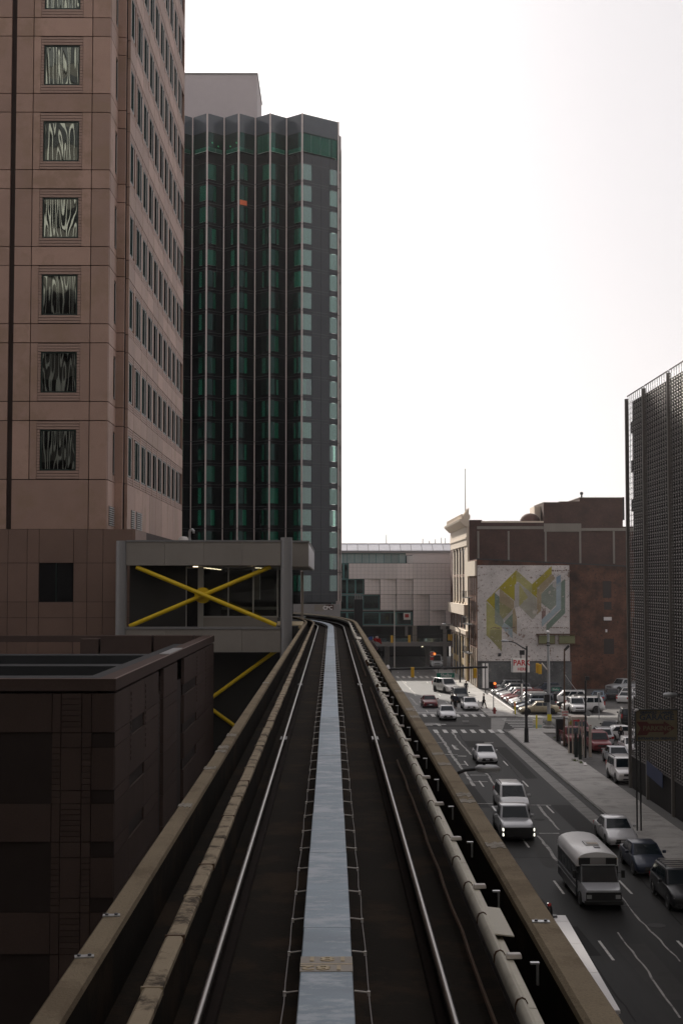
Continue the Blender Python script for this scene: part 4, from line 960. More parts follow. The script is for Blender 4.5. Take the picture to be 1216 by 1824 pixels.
# ================================================================== CLASSICAL BLOCK BEHIND THE MURAL BUILDING
KY = 215.2; KE = 244.0
kb_ = thing('classical_block', 'pale columned street front with heavy cornice and dark brick side wall', 'building', (32, 228, 0))
kz = lambda p, y=KY: az(p, y, 900)
KX = X0 + .1
part('side_wall', MB().box(KX+.02, X1, KY, KE+6, 0, kz(938)), m_brick_dark, kb_)
part('parapet_wall', MB().box(ax(857,KY,930), ax(968,KY,930), KY, KY+.5, kz(938), kz(928.5)), m_brick_dark, kb_)
bx('corner_block', m_brick_dark, kb_, KX+.1, ax(858,KY,930), KY, KY+1.5, kz(938), kz(926))
fr = MB()
for p in (851.5, 905.5, 971.5, 1033, 1093): bx('concrete_post', m_conc_frame, kb_, ax(p-1.7,KY), ax(p+1.7,KY), KY-.12, KY-.003, kz(1004), kz(946))
bx('concrete_beam', m_conc_frame, kb_, ax(849.5,KY), ax(968,KY), KY-.14, KY-.003, kz(942.5), kz(937.5)); bx('concrete_beam', m_conc_frame, kb_, ax(1035.5,KY), ax(1130,KY), KY-.14, KY-.003, kz(945.5), kz(940.5))
bx('concrete_lintel', m_conc_frame, kb_, ax(968.5,KY), ax(1035,KY), KY-.16, KY-.003, kz(947), kz(932.5))
bx('coping_strip', m_stone_cls, kb_, ax(857,KY), ax(968,KY), KY-.15, KY+.6, kz(931), kz(928.3)+.02)
part('penthouse', MB().box(ax(968.5,KY), ax(997,KY), KY+.02, KY+10, kz(940), kz(895.5)).box(ax(997,KY), ax(1033,KY), KY+.02, KY+10, kz(940), kz(893)).box(ax(1033,KY), ax(1109.5,KY), KY+.02, KY+10, kz(940), kz(887)), m_brick_dark, kb_)
bx('penthouse_side', m_stone_cls, kb_, ax(957,KY), ax(968,KY), KY+3, KY+8, kz(928), kz(900))
part('penthouse_cap', MB().box(ax(1032.5,KY), ax(1110,KY), KY-.06, KY+10.1, kz(887)+.01, kz(885.7)).box(ax(968,KY), ax(997,KY), KY-.06, KY+10.1, kz(895.5)+.01, kz(894.3)), m_conc_frame, kb_)
part('chimney_pot', MB().lathe([(.14,0),(.14,.5),(.26,.55),(.26,.85),(.05,.95)], (ax(1038.5,KY), KY+1, kz(886)), 10), m_iron, kb_)
bx('stack', m_iron, kb_, ax(1114,KY), ax(1117.5,KY), KY+2, KY+2.6, kz(925), kz(884))
dome = MB(); cxd, rd_ = ax(945.5,KY+2), (ax(964,KY+2)-ax(928,KY+2))/2
dome.loft([[(cxd + rd_*math.cos(a)*math.cos(b), KY+3 + rd_*math.cos(b)*math.sin(a), kz(928) + rd_*.86*math.sin(b)) for a in [2*math.pi*j/24 for j in range(24)]] for b in [math.pi/2*q/6 for q in range(7)]], cap=True)
part('roof_dome', dome, m_dome, kb_, smooth=60)
part('roof_light', MB().hexa([(ax(866,KY+6),KY+5,kz(928)),(ax(940,KY+6),KY+5,kz(928)),(ax(940,KY+6),KY+11,kz(928)),(ax(866,KY+6),KY+11,kz(928)),(ax(873,KY+6),KY+7,kz(923.5)),(ax(930,KY+6),KY+7,kz(923.5)),(ax(930,KY+6),KY+9,kz(923.5)),(ax(873,KY+6),KY+9,kz(923.5))]), m_skylight, kb_)
# street front (faces left): base, arcade, piers, entablature, cornice
FX = KX - .35
zc_ = dict(col_t=kz(972,KY), col_b=kz(1077,KY), mid_t=kz(1096,KY), mid_b=kz(1124,KY), arc_t=kz(1131,KY), cor=kz(938,KY), cort=kz(921,KY))
part('front_wall', MB().box(FX+.3, KX+.03, KY+.01, KE, 0, zc_['cor']), m_brick_facade, kb_)
part('entablature', MB().box(FX-.1, FX+.3, KY+.05, KE, zc_['col_t']+.01, zc_['cor']), m_stone_cls, kb_)
part('architrave', MB().box(FX-.25, FX-.1, KY+.05, KE, zc_['col_t']+1.1, zc_['col_t']+1.35), m_stone_cls, kb_)
part('cornice', MB().prism([(FX+.3,KY-.25,zc_['cor']),(FX-.3,KY-.25,zc_['cor']+.02),(FX-1.15,KY-.25,zc_['cor']+.85),(FX-1.25,KY-.25,zc_['cor']+1.15),(FX+.3,KY-.25,zc_['cor']+1.2)], (0, KE-KY+.6, 0)), m_stone_cls, kb_)
part('parapet_block', MB().box(FX-.5, FX+.5, KY, KY+3.4, zc_['cor']+1.2, zc_['cor']+1.9), m_stone_cls, kb_)
for k in range(14): part('crest', MB().prism([(FX-.9,KY+.2+k*2.05,zc_['cor']+1.2),(FX-.9,KY+1.2+k*2.05,zc_['cor']+1.2),(FX-.9,KY+.7+k*2.05,zc_['cor']+2.0)], (.35,0,0)), m_stone_cls, kb_)
for yy in (KY+.2, KY+3.1): part('acroterion', MB().prism([(FX-.4,yy,zc_['cor']+1.9),(FX+.3,yy,zc_['cor']+1.9),(FX+.35,yy,zc_['cor']+3.1),(FX,yy,zc_['cor']+2.5)], (0,.3,0)), m_stone_cls, kb_)
bay = [220.4+5.1*k for k in range(5)]
for k, yb in enumerate(bay):
    bx('pier', m_stone_cls, kb_, FX+.12, FX+.28, yb-.75, yb+.75, zc_['col_b']+.3, zc_['col_t']-.35)
    bx('capital', m_stone_cls, kb_, FX+.02, FX+.28, yb-.85, yb+.85, zc_['col_t']-.34, zc_['col_t']); bx('pier_base', m_stone_cls, kb_, FX+.02, FX+.28, yb-.85, yb+.85, zc_['col_b'], zc_['col_b']+.29)
for k, yb in enumerate([217.2] + bay):
    y0, y1 = (yb+.6 if k else KY+3.6), ([217.2]+bay+[KE+2])[k+1]-.6
    if y1 > KE: y1 = KE-.3
    if k:
        bx('window_bay', m_win_black, kb_, FX+.24, FX+.295, y0, y1, zc_['col_b'], zc_['col_t'])
        bx('bay_spandrel', m_brick_facade, kb_, FX+.19, FX+.235, y0, y1, (zc_['col_b']+zc_['col_t'])/2-.25, (zc_['col_b']+zc_['col_t'])/2+.25)
        for q in range(2): bx('attic_window', m_win_black, kb_, FX+.24, FX+.295, y0+q*(y1-y0)/2+.3, y0+(q+1)*(y1-y0)/2-.3, zc_['mid_b'], zc_['mid_t']-.2)
        am = MB(); n = 8; r = (y1-y0)/2; ym = (y0+y1)/2; zs_ = zc_['arc_t']-.5-r
        am.prism([(FX+.05, ym + r*math.cos(math.pi*j/n), zs_ + r*math.sin(math.pi*j/n)) for j in range(n+1)] + [(FX+.05,y0,0),(FX+.05,y1,0)], (.24,0,0))
        part('arch_opening', am, m_win_black, kb_)
        bx('shopfront_board', m_shop_ochre, kb_, FX+.0, FX+.045, y0+.25, y1-.25, zs_-2.6, zs_-1.6)
    bx('arcade_pier', m_stone_cls if k % 2 else m_shop_ochre, kb_, FX+.02, FX+.28, yb-.6, yb+.6, 0, zc_['arc_t']-.5)
    bx('pier_capital', m_stone_cls, kb_, FX-.08, FX+.28, yb-.7, yb+.7, zc_['arc_t']-.49, zc_['arc_t']-.02)
part('corner_pier', MB().box(FX+.05, FX+.3, KY+.05, KY+3.5, zc_['arc_t'], zc_['col_t']), m_stone_cls, kb_)
part('string_course', MB().box(FX-.55, FX+.29, KY+.02, KE, zc_['mid_t']+.02, zc_['col_b']-.02).box(FX-.3, FX+.29, KY+.02, KE, zc_['arc_t'], zc_['mid_b']-.02), m_stone_cls, kb_)
fp = thing('roof_flagpole', 'thin bare flagpole on the corner of the columned block', 'flagpole', (ax(829,222), 222, zc_['cor']+1.1))
part('pole', MB().tube([(ax(829,222),222,zc_['cor']+1.1),(ax(829,222),222,az(838,222,829))], [.09,.05], 8), m_conc_frame, fp)
part('finial', MB().lathe([(.02,-.12),(.14,0),(.02,.14)], (ax(829,222),222,az(836.5,222,829)), 10), m_conc_frame, fp)

# ================================================================== PARKING GARAGE WITH METAL SCREEN
GX = 22.75; GYE = 105.4; GZ = az(712, GYE, 1118)
gg = thing('parking_garage', 'tall parking garage behind a dark perforated metal screen at right edge', 'garage', (40, 65, 0))
part('core_wall', MB().box(GX+.42, 62, 20, GYE-.1, 0, GZ-.15), m_garage_core, gg)
for zf in range(3, 28, 3): bx('floor_edge', m_garage_core, gg, GX+.25, GX+.41, 20, GYE-.2, zf, zf+.9)
posts = [GYE, 99.6] + [99.6-7.4*k for k in range(1, 11)]
NR, pw = int((GZ+.1-2.6)/.205), 7.4
def screen_mesh(w):
    mb = MB(); n = int(w/.66)
    for r in range(NR):
        z = 2.6 + r*.205
        for c in range(n):
            y0 = -w + .2 + c*.66 + (.11 if r % 2 else 0)
            mb.quad((-.07,y0,z),(-.07,y0+.25,z+.025),(.0,y0+.30,z+.10),(.0,y0+.05,z+.075))
    for c in range(n+1): mb.box(.012, .045, -w+.12+c*.66, -w+.15+c*.66, 2.5, GZ+.2)
    for r in range(0, NR, 2): mb.box(.05, .062, -w+.1, -.1, 2.59+r*.205, 2.62+r*.205)
    return mb.mesh('screen')
sm74, sm58 = screen_mesh(7.4), screen_mesh(5.7)
for k, (a, b) in enumerate(zip(posts, posts[1:])):
    o = place('screen', sm58 if k == 0 else sm74, m_garage_tab, gg, (GX, a-.06, 0)); o['kind'] = 'stuff'
    part('screen_rim', MB().box(GX-.03, GX+.05, b+.2, a-.2, GZ+.2, GZ+.26).box(GX-.03, GX+.05, b+.2, a-.2, 2.4, 2.48), m_garage_post, gg)
for y0 in posts: bx('post', m_garage_post, gg, GX-.14, GX+.12, y0-.13, y0+.13, 0, GZ+.05)
bx('base_wall', m_garage_core, gg, GX+.05, GX+.41, 20, GYE-.3, 0, 2.4)
bs = part('blue_banner', MB().hexa([(GX-.2,94.5,az(1388,97,1165)-.25),(GX-.2,94.5,az(1388,97,1165)-.25+1.0),(GX-.2,99.2,az(1382,97,1165)-.2+1.0),(GX-.2,99.2,az(1382,97,1165)-.2),(GX-.16,94.5,az(1388,97,1165)-.25),(GX-.16,94.5,az(1388,97,1165)+.75),(GX-.16,99.2,az(1382,97,1165)+.8),(GX-.16,99.2,az(1382,97,1165)-.2)]), M('banner_blue', (.02,.035,.10), .7), gg)
# ================================================================== STREET FURNITURE
def signal_head(name, label, loc, rz=0, lit=False, group='traffic signal heads', n=1, s=1.0, body=None):
    t = thing(name, label, 'traffic light', loc, group)
    t.rotation_euler = (0,0,rz)
    hb = MB()
    w, d, h = .34*s, .26*s, 1.05*s
    part_local('housing', MB().box(-w/2, w/2, -d/2, d/2, -h/2, h/2), body or m_sig_y, t, bevel=.03)
    for k in range(3):
        z = (k-1)*h/3
        part_local('visor', MB().lathe([(.11*s,0),(.125*s,0),(.125*s,.2*s),(.11*s,.2*s)], (0, d/2, z), 12, 'y'), body or m_sig_y, t)
        part_local('back_rib', MB().box(-w*.42, w*.42, -d/2-.05*s, -d/2-.001, z-.13*s, z+.13*s), body or m_sig_y, t, bevel=.02)
    return t
def part_local(name, mb, mat, parent, smooth=None, bevel=0, kind=None):
    o = place(name, mb.mesh(name, (0,0,0), smooth, bevel), mat, parent, ORG.get(parent, Vector((0,0,0)))); 
    if kind: o['kind'] = kind
    return o
# lamp standard on the right kerb
b = gnd(937, 1325)
lp = thing('street_lamp', 'black street lamp with curved arm on the right kerb before the crossing', 'street lamp', b)
part('pole', MB().tube([b, b+Vector((0,0,4.5)), at(937.5,1151,Y=b.y)], [.15,.12,.08], 10), m_darkmetal, lp, smooth=50)
part('pole_base', MB().lathe([(.42,0),(.40,.12),(.22,.2),(.2,1.5),(.15,1.6)], b, 12), m_darkmetal, lp)
a1 = [at(x, y, Y=b.y) for x, y in ((937,1157),(928,1152),(917,1145),(910,1142.8),(904,1142))]
part('arm', MB().tube(a1, [.07,.06,.05,.05,.05], 8), m_darkmetal, lp, smooth=50)
h0, h1 = at(905,1142,Y=b.y), at(892,1141.5,Y=b.y)
part('lamp_head', MB().tube([h0, h0.lerp(h1,.3), h0.lerp(h1,.8), h1], [.06,.13,.13,.05], 8), m_galv, lp, smooth=50)
part('pole_box', MB().box(b.x-.16, b.x+.16, b.y-.2, b.y+.12, 2.7, 3.3), m_darkmetal, lp)
# silver signal and lamp mast at the corner
b = gnd(977, 1297)
sm = thing('signal_mast', 'silver signal mast with lamp at the corner of the parking lot', 'pole', b)
tp = at(975.5, 1127, Y=b.y)
part('mast', MB().tube([b, tp], [.2,.12], 12), m_galv, sm, smooth=50)
part('mast_base', MB().lathe([(.62,0),(.62,.2),(.34,.35),(.3,.9)], b, 14), m_conc_strip, sm)
part('notice', MB().box(b.x-.22, b.x+.22, b.y-.36, b.y-.3, .8, 1.5), m_yellow_post, sm)
part('lamp_head', MB().tube([tp+Vector((.15,.0,.05)), tp+Vector((-.15,-.5,.15)), tp+Vector((-.35,-1.3,.12))], [.07,.16,.08], 8), m_white, sm, smooth=50)
part('signal_arm', MB().tube([at(974,1193,Y=b.y), at(964,1181,Y=b.y)], .07, 8), m_white, sm)
part('signal_box', MB().box(b.x-.5, b.x+.05, b.y-.3, b.y+.3, az(1251,b.y), az(1237,b.y)), m_black, sm); part('signal_box', MB().box(ax(983.5,b.y), ax(989,b.y), b.y-.1, b.y+.2, az(1249,b.y), az(1236,b.y)), m_black, sm)
part('band', MB().lathe([(.2,0),(.2,.12)], (b.x, b.y, az(1146,b.y)), 10), m_darkmetal, sm); part('band', MB().lathe([(.2,0),(.2,.12)], (b.x, b.y, az(1151,b.y)), 10), m_darkmetal, sm)
ps = thing('street_sign', 'small green street sign on the silver corner mast', 'street sign', at(987.5,1228,Y=b.y-.1))
part('blade', MB().box(ax(980,b.y), ax(994,b.y), b.y-.13, b.y-.09, az(1231,b.y), az(1225,b.y)), m_green_sign, ps)
lettering('Shelby', .26, m_white, ps, (ax(987,b.y), b.y-.135, az(1228,b.y)), .006)
for i, (x, y) in enumerate(((956.5,1190), (961,1192))): signal_head('traffic_signal', ('left' if i == 0 else 'right') + ' yellow signal head of the pair on the silver corner mast', at(x, y, Y=b.y-.5*i), R(15*i))
# mast arm with signals and the street name, spanning the near side of the crossing
YM = 143.0
ma = thing('signal_gantry', 'dark signal beam spanning the street before the crossing', 'signal gantry', (ax(694,YM), YM, 0))
xl_, xr_ = ax(693.5,YM), ax(858,YM)
part('post', MB().tube([(xl_,YM,0),(xl_,YM,az(1186,YM))], .16, 10), m_darkmetal, ma)
part('beam', MB().tube([(xl_-.3,YM,az(1192,YM)),(xr_+.5,YM,az(1188.5,YM))], .12, 10), m_darkmetal, ma, smooth=50)
part('cap', MB().lathe([(.22,0),(.2,.2),(.05,.42)], (ax(690,YM), YM-.2, az(1191,YM)), 10), m_white, ma)
for x in (779.5, 805.5): part('hanger', MB().tube([(ax(x,YM),YM,az(1191,YM)),(ax(x,YM),YM,az(1199,YM))], .035, 6), m_darkmetal, ma)
nb = thing('street_sign', 'large green hanging street name sign on the signal beam', 'street sign', (ax(792,YM),YM,az(1203,YM)))
part('blade', MB().box(ax(777,YM), ax(808,YM), YM-.05, YM+.02, az(1207,YM), az(1199,YM)), m_green_sign, nb)
lettering('Shelby', .46, m_white, nb, (ax(793.5,YM), YM-.056, az(1203,YM)), .008)
part('rim', MB().box(ax(776.5,YM), ax(808.5,YM), YM-.03, YM+.0, az(1198.8,YM), az(1198.2,YM)), m_white, nb)
signal_head('traffic_signal', 'yellow signal head hanging from the middle of the dark beam', at(734.3,1197.5,Y=YM)); signal_head('traffic_signal', 'yellow signal head at the right end of the dark beam', at(845.5,1199,Y=YM))
# pedestrian signal, hydrant, plates on the far right kerb corner
b = gnd(878.5, 1273)
pd = thing('pedestrian_signal', 'slim post with glowing orange pedestrian signal beside the lot kerb', 'pedestrian signal', b)
part('post', MB().tube([b, (b.x,b.y,az(1219,b.y))], .06, 8), m_galv, pd)
part('signal_case', MB().box(ax(869,b.y), ax(876.5,b.y), b.y-.2, b.y+.15, az(1226,b.y), az(1214,b.y)), m_black, pd, bevel=.03)
part('lamp', MB().lathe([(.02,-.05),(.16,-.05),(.16,.02)], (ax(879.3,b.y), b.y-.25, az(1217.5,b.y)), 12, 'y'), m_sig_r, pd); part('lamp', MB().lathe([(.02,-.05),(.15,-.05),(.15,.02)], (ax(880.5,b.y), b.y-.25, az(1223,b.y)), 12, 'y'), m_red, pd)
part('signal_case', MB().box(ax(877.3,b.y), ax(882.3,b.y), b.y-.2, b.y+.1, az(1226.5,b.y), az(1214.5,b.y)), m_black, pd)
b = gnd(880, 1273.5)
hy = thing('fire_hydrant', 'dark red fire hydrant at the foot of the pedestrian signal', 'hydrant', b)
part('body', MB().lathe([(.24,0),(.24,.08),(.16,.1),(.16,.62),(.2,.64),(.19,.74),(.1,.86),(.03,.92)], b, 14), m_hydrant, hy, smooth=40)
part('nozzle', MB().lathe([(.08,-.27),(.08,.27)], (b.x,b.y,.5), 10, 'x'), m_hydrant, hy)
part('plinth', MB().lathe([(.42,0),(.42,.1)], b, 14), m_conc_strip, hy)
# white twin notice boards at the corner of the mural wall
b0 = gnd(861, 1230); YB = 196.0
bd = thing('notice_board', 'tall twin white boards standing at the left corner of the mural wall', 'board', (ax(862,YB), YB, 0))
part('board', MB().box(ax(858,YB), ax(862,YB), YB, YB+.15, az(1226,YB), az(1182,YB)), m_white, bd); part('board', MB().box(ax(864,YB), ax(868.2,YB), YB, YB+.15, az(1226,YB), az(1182,YB)), m_white, bd)
part('post', MB().box(ax(862.2,YB), ax(863.8,YB), YB+.02, YB+.2, 0, az(1180,YB)), m_darkmetal, bd)
# PARK HERE sign with floodlight
b = gnd(927.5, 1265); YP = b.y
pk = thing('parking_sign', 'white sign with red lettering PARK HERE above the car lot', 'sign', b)
part('pole', MB().tube([b, (b.x,b.y,az(1166,YP))], .07, 8), m_darkmetal, pk)
part('panel', MB().box(ax(911.5,YP), ax(941,YP), YP-.25, YP-.05, az(1197.5,YP), az(1173,YP)), m_sign_white, pk)
part('panel_side', MB().box(ax(909.5,YP), ax(911.4,YP), YP-.24, YP+.3, az(1197.5,YP), az(1173.5,YP)), m_galv, pk)
lettering('PARK', .92, m_red, pk, (ax(926.7,YP), YP-.256, az(1181,YP)), .025, .92); lettering('HERE', .5, m_red, pk, (ax(927.5,YP), YP-.256, az(1192,YP)), .014, .95)
part('floodlight', MB().box(ax(923.5,YP), ax(932.5,YP), YP-.25, YP+.1, az(1166.5,YP), az(1158,YP)), m_black, pk, bevel=.05)
part('post_panel', MB().box(ax(926,YP), ax(929,YP), YP-.1, YP-.06, az(1249,YP), az(1218,YP)), m_sign_white, pk)
part('bollard_base', MB().box(ax(924,YP), ax(928.5,YP), YP-.12, YP+.1, 0, az(1249,YP)).box(ax(928.6,YP), ax(937,YP), YP-.1, YP+.1, .55, .85), m_yellow_post, pk, bevel=.04)
for px, py, m, l in ((916.5,1272,m_orange_post,'orange and yellow marker post left of the parking sign'), (955,1299,m_yellow_post,'yellow marker post beside the silver mast')):
    b = gnd(px, py); t = thing('marker_post', l, 'bollard', b)
    part('post', MB().tube([b, b+Vector((0,0,1.5))], .09, 8), m_yellow_post, t); part('sleeve', MB().lathe([(.10,.9),(.10,1.35)], b, 10), m, t)
b = gnd(957.5, 1298.5)
pl_ = thing('banner_panel', 'pale low panel with blue print beside the yellow marker post', 'sign', b); part('panel', MB().box(b.x-.55, b.x+.5, b.y, b.y+.05, .1, 1.0), m_white, pl_); part('print', MB().box(b.x-.45, b.x+.4, b.y-.012, b.y-.002, .15, .45), m_teal_pane, pl_)
# lot light with floodlight and ENTER HERE sign
b = gnd(1004, 1329); YL = b.y
fl = thing('lot_light', 'dark tall light pole with tilted floodlight beside the parking booth', 'light pole', b)
part('pole', MB().tube([b, at(1004.5,1156,Y=YL)], [.1,.07], 8), m_rust, fl)
part('floodlight', MB().hexa([at(1003,1157,Y=YL), at(1006,1160,Y=YL), at(1014,1152,Y=YL), at(1011,1148.5,Y=YL), at(1003,1157,Y=YL+.3), at(1006,1160,Y=YL+.3), at(1014,1152,Y=YL+.3), at(1011,1148.5,Y=YL+.3)]), m_darkmetal, fl)
part('cable', MB().tube([at(1006+(12*t if t<1 else 0), 1202, Y=YL) if 0 else at(1006 + 24*t, 1202 + 32*t - 6*t*(1-t)*(-1), Y=YL+6*t) for t in [q/8 for q in range(9)]], .025, 5), m_white, fl)
en = thing('entry_sign', 'small white sign with red lettering on the lot light pole', 'sign', (ax(1003,YL), YL-.12, az(1271,YL)))
part('panel', MB().box(ax(997,YL), ax(1009,YL), YL-.14, YL-.11, az(1276.5,YL), az(1265.5,YL)), m_sign_white, en)
lettering('ENTER', .2, m_red, en, (ax(1003,YL), YL-.146, az(1268.7,YL)), .006); lettering('HERE', .2, m_red, en, (ax(1003,YL), YL-.146, az(1273.5,YL)), .006)
b = gnd(1042, 1350); YQ = b.y
gl_ = thing('lot_post', 'dark post with a round mirror above the parking booth', 'post', b)
part('pole', MB().tube([b, at(1042,1212,Y=YQ)], .09, 8), m_darkmetal, gl_); part('mirror', MB().lathe([(.02,-.06),(.24,-.05),(.24,.04),(.02,.08)], at(1047,1271,Y=YQ-.2), 16, 'y'), m_lens, gl_); part('top_box', MB().box(ax(1040,YQ), ax(1047,YQ), YQ-.1, YQ+.1, az(1212,YQ), az(1205,YQ)), m_darkmetal, gl_)
b = gnd(1066, 1280.5)
pm = thing('parking_meter', 'slim grey meter post standing in the open lot', 'parking meter', b); part('post', MB().tube([b,(b.x,b.y,2.4)], .05, 8), m_galv, pm); part('meter_head', MB().box(b.x-.16, b.x+.16, b.y-.1, b.y+.1, 2.4, 3.0), m_galv, pm, bevel=.05)
# attendant's booth and gate posts
YO = 124.0
bo = thing('parking_booth', 'cream parking booth with flat roof and red arrow sign', 'booth', (ax(1030,YO), YO, 0))
for p in (1014, 1021, 1032.5, 1038): part('post', MB().box(ax(p-1,YO), ax(p+1,YO), YO+1.2, YO+1.35, 0, az(1283,YO)), m_cream_post, bo)
part('roof', MB().box(ax(1015,YO), ax(1042,YO), YO-.2, YO+1.8, az(1283,YO), az(1277,YO)), m_cream_post, bo, bevel=.03)
for p0, p1 in ((1035.5,1040.2), (1044.6,1049)): part('screen_wall', MB().box(ax(p0,YO), ax(p1,YO), YO-.3, YO-.1, 0, az(1293,YO)), m_cream_post, bo)
part('back_wall', MB().box(ax(1016,YO), ax(1037,YO), YO+1.36, YO+1.45, 0, 1.2), m_darkmetal, bo)
part('arrow_sign', MB().prism([at(x,y,Y=YO-.25) for x, y in ((1020,1282.6),(1028,1282.6),(1028,1280.6),(1032.5,1283.4),(1028,1286.4),(1028,1284.6),(1020,1284.6))], (0,.04,0)), m_red, bo)
for p, y, l in ((1025,1352,'left'), (1032.5,1356,'right')):
    b = gnd(p, y); t = thing('gate_post', 'dark green gate post, %s one of two before the booth' % l, 'post', b); part('post', MB().box(b.x-.13, b.x+.13, b.y-.13, b.y+.13, 0, 2.1), M('gate_green_'+l, (.015,.025,.02), .6), t, bevel=.03)
    part('cap', MB().lathe([(.15,0),(.1,.2),(.03,.35)], (b.x,b.y,2.1), 8), m_darkmetal, t)
for i, (p, y) in enumerate(((1001,1326), (1041,1365))):
    b = gnd(p, y); o = part('wheel_stop', MB().box(-.13,.13,-.9,.9,0,.24), m_white, None, bevel=.04); o.location = b; o.rotation_euler = (0,0,R(-8))
    setp(o, 'white concrete wheel stop at the sidewalk edge ' + ('behind the lot light' if i == 0 else 'in front of the gate posts'), 'wheel stop')
b = gnd(1000, 1322); ut = part('utility_cabinet', MB().box(-.35,.35,-.3,.3,0,2.2), m_darkmetal, None, bevel=.05); ut.location = gnd(996,1320); setp(ut, 'dark cabinet standing left of the red car by the booth', 'cabinet')
wd = MB()
for c_ in (gnd(1023,1358), gnd(1034,1362), gnd(990,1317), gnd(1000,1316)):
    for q in range(60):
        a = random.uniform(0,6.28); r_ = random.uniform(0,.5); p = Vector((c_.x+r_*math.cos(a)*.6, c_.y+r_*math.sin(a)*1.6, 0)); h = random.uniform(.08,.28); d = Vector((random.uniform(-.1,.1), random.uniform(-.1,.1), h))
        wd.poly([p+Vector((-.02,0,.1)), p+Vector((.02,0,.1)), p+d+Vector((0,0,.1))])
o = part('weeds', wd, m_grass, None, kind='stuff'); setp(o, 'tufts of green weeds along the lot edge', 'weeds')
# GARAGE PARKING sign on two posts at the kerb
b = gnd(1137.5, 1484); YG = b.y
gs_ = thing('garage_sign', 'large aged cream sign reading GARAGE PARKING with red arrow', 'sign', b)
for dx in (-.12, .12): part('post', MB().tube([b+Vector((dx,0,0)), (b.x+dx, b.y, az(1262,YG))], .05, 8), m_darkmetal, gs_)
sx_ = lambda p: ax(p, YG, 1290); sz_ = lambda p: az(p, YG, 1165)
part('panel', MB().box(sx_(1131), sx_(1204), YG-.16, YG-.06, sz_(1319), sz_(1265)), m_garage_sign, gs_)
part('frame', MB().box(sx_(1131), sx_(1206), YG-.2, YG-.0, sz_(1264.9), sz_(1263)).box(sx_(1129.3), sx_(1130.9), YG-.2, YG, sz_(1319), sz_(1263)), m_darkmetal, gs_)
part('sign_lamp', MB().tube([at(1129,1267,Y=YG-.2), at(1132,1264.5,Y=YG-.25), at(1136,1264,Y=YG-.3)], [.05,.09,.05], 8), m_white, gs_)
for txt, y, s, m, k in (('GRISWOLD - LARNED', 1269, .21, m_sign_navy, 1.0), ('GARAGE', 1277.5, .5, m_sign_navy, 1.12), ('ENTRANCE ON GRISWOLD', 1315, .2, m_sign_navy, .95)): lettering(txt, s, m, gs_, (sx_(1167.5), YG-.166, sz_(y)), .012, k)
part('arrow', MB().prism([at(x,y,Y=YG-.168) for x, y in ((1132.5,1285.5),(1151,1285.5),(1155,1289),(1181,1289),(1181,1284.5),(1201,1297),(1181,1309.5),(1181,1304),(1155,1304),(1151,1309.5),(1134,1309.5),(1140,1297))], (0,.006,0)), m_red_aged, gs_)
lettering('PARKING', .40, m_garage_sign, gs_, (sx_(1168), YG-.172, sz_(1297)), .012, 1.05)
# lamp arms reaching over the street
def cobra(name, label, base, elbow, arm, head, r=.06):
    t = thing(name, label, 'street lamp', base)
    part('pole', MB().tube([base, elbow], [.14,.09], 10), m_darkmetal, t, smooth=50); part('arm', MB().tube(arm, r, 8), m_darkmetal, t, smooth=50)
    a, c = head; d = (c-a)
    part('lamp_head', MB().tube([a, a+d*.12, a+d*.5, a+d*.85, c], [.06,.13,.15,.14,.06], 10), m_galv, t, smooth=50); part('photocell', MB().lathe([(.05,0),(.05,.09),(.02,.11)], a+d*.35+Vector((0,0,.12)), 8), m_carplastic, t); return t
yl_ = 47.0; e0 = at(800, 1392, Y=yl_)
cobra('street_lamp', 'street lamp arm reaching over the road beside the guideway parapet', (e0.x-.3, yl_, 0), (e0.x-.3, yl_, e0.z-.3), [(e0.x-.3,yl_,e0.z-.3), e0, at(815,1377,Y=yl_), at(828,1371.5,Y=yl_), at(846,1370,Y=yl_)], (at(846,1369,Y=yl_), at(890,1370,Y=yl_)))
yl_ = 80.0
cobra('street_lamp', 'pale street lamp head against the garage screen at right edge', (22.0, yl_, 0), (22.0, yl_, az(1240,yl_)), [(22.0,yl_,az(1240,yl_)), at(1240,1237.5,Y=yl_), at(1204,1237.5,Y=yl_)], (at(1205,1237.5,Y=yl_), at(1180,1238,Y=yl_)), .05)
yl_ = 214.0; b = Vector((ax(818,yl_), yl_, 0))
cobra('street_lamp', 'tall pale street lamp before the columned block', b, (b.x, yl_, az(1122,yl_)), [(b.x,yl_,az(1122,yl_)), at(812,1116,Y=yl_), at(803,1113,Y=yl_), at(795,1112.5,Y=yl_)], (at(797,1112,Y=yl_), at(787,1112,Y=yl_)))
b = Vector((ax(791.5,246), 246, 0)); o = thing('signal_pylon', 'thick grey post with square top before the hall underpass', 'post', b)
part('post', MB().box(b.x-.32, b.x+.32, 245.8, 246.2, 0, az(1121,246)), m_hall_grey, o); part('head_box', MB().box(ax(784,246), ax(799,246), 245.7, 246.3, az(1121,246), az(1114.5,246)), m_hall_grey, o); part('head_panel', MB().box(ax(793,246), ax(798,246), 245.6, 245.69, az(1120.5,246), az(1115.5,246)), m_win_black, o)
signal_head('traffic_signal', 'left yellow signal head before the hall terrace', at(697.5,1138.5,Y=236), s=1.2, body=None); signal_head('traffic_signal', 'right yellow signal head before the hall terrace', at(728.5,1138,Y=236), s=1.2)
for i, x in enumerate((799, 803)): signal_head('traffic_signal', ('left' if i == 0 else 'right') + ' of two yellow signal heads beside the grey post at the underpass', at(x,1135.5,Y=236), s=1.0)
sp2 = thing('span_wire', 'thin dark wire carrying signals before the hall', 'cable', (12,236,0)); part('wire', MB().tube([at(612,1128,Y=236), at(697,1132,Y=236), at(760,1131,Y=236), at(812,1126,Y=236)], .03, 5), m_darkmetal, sp2)
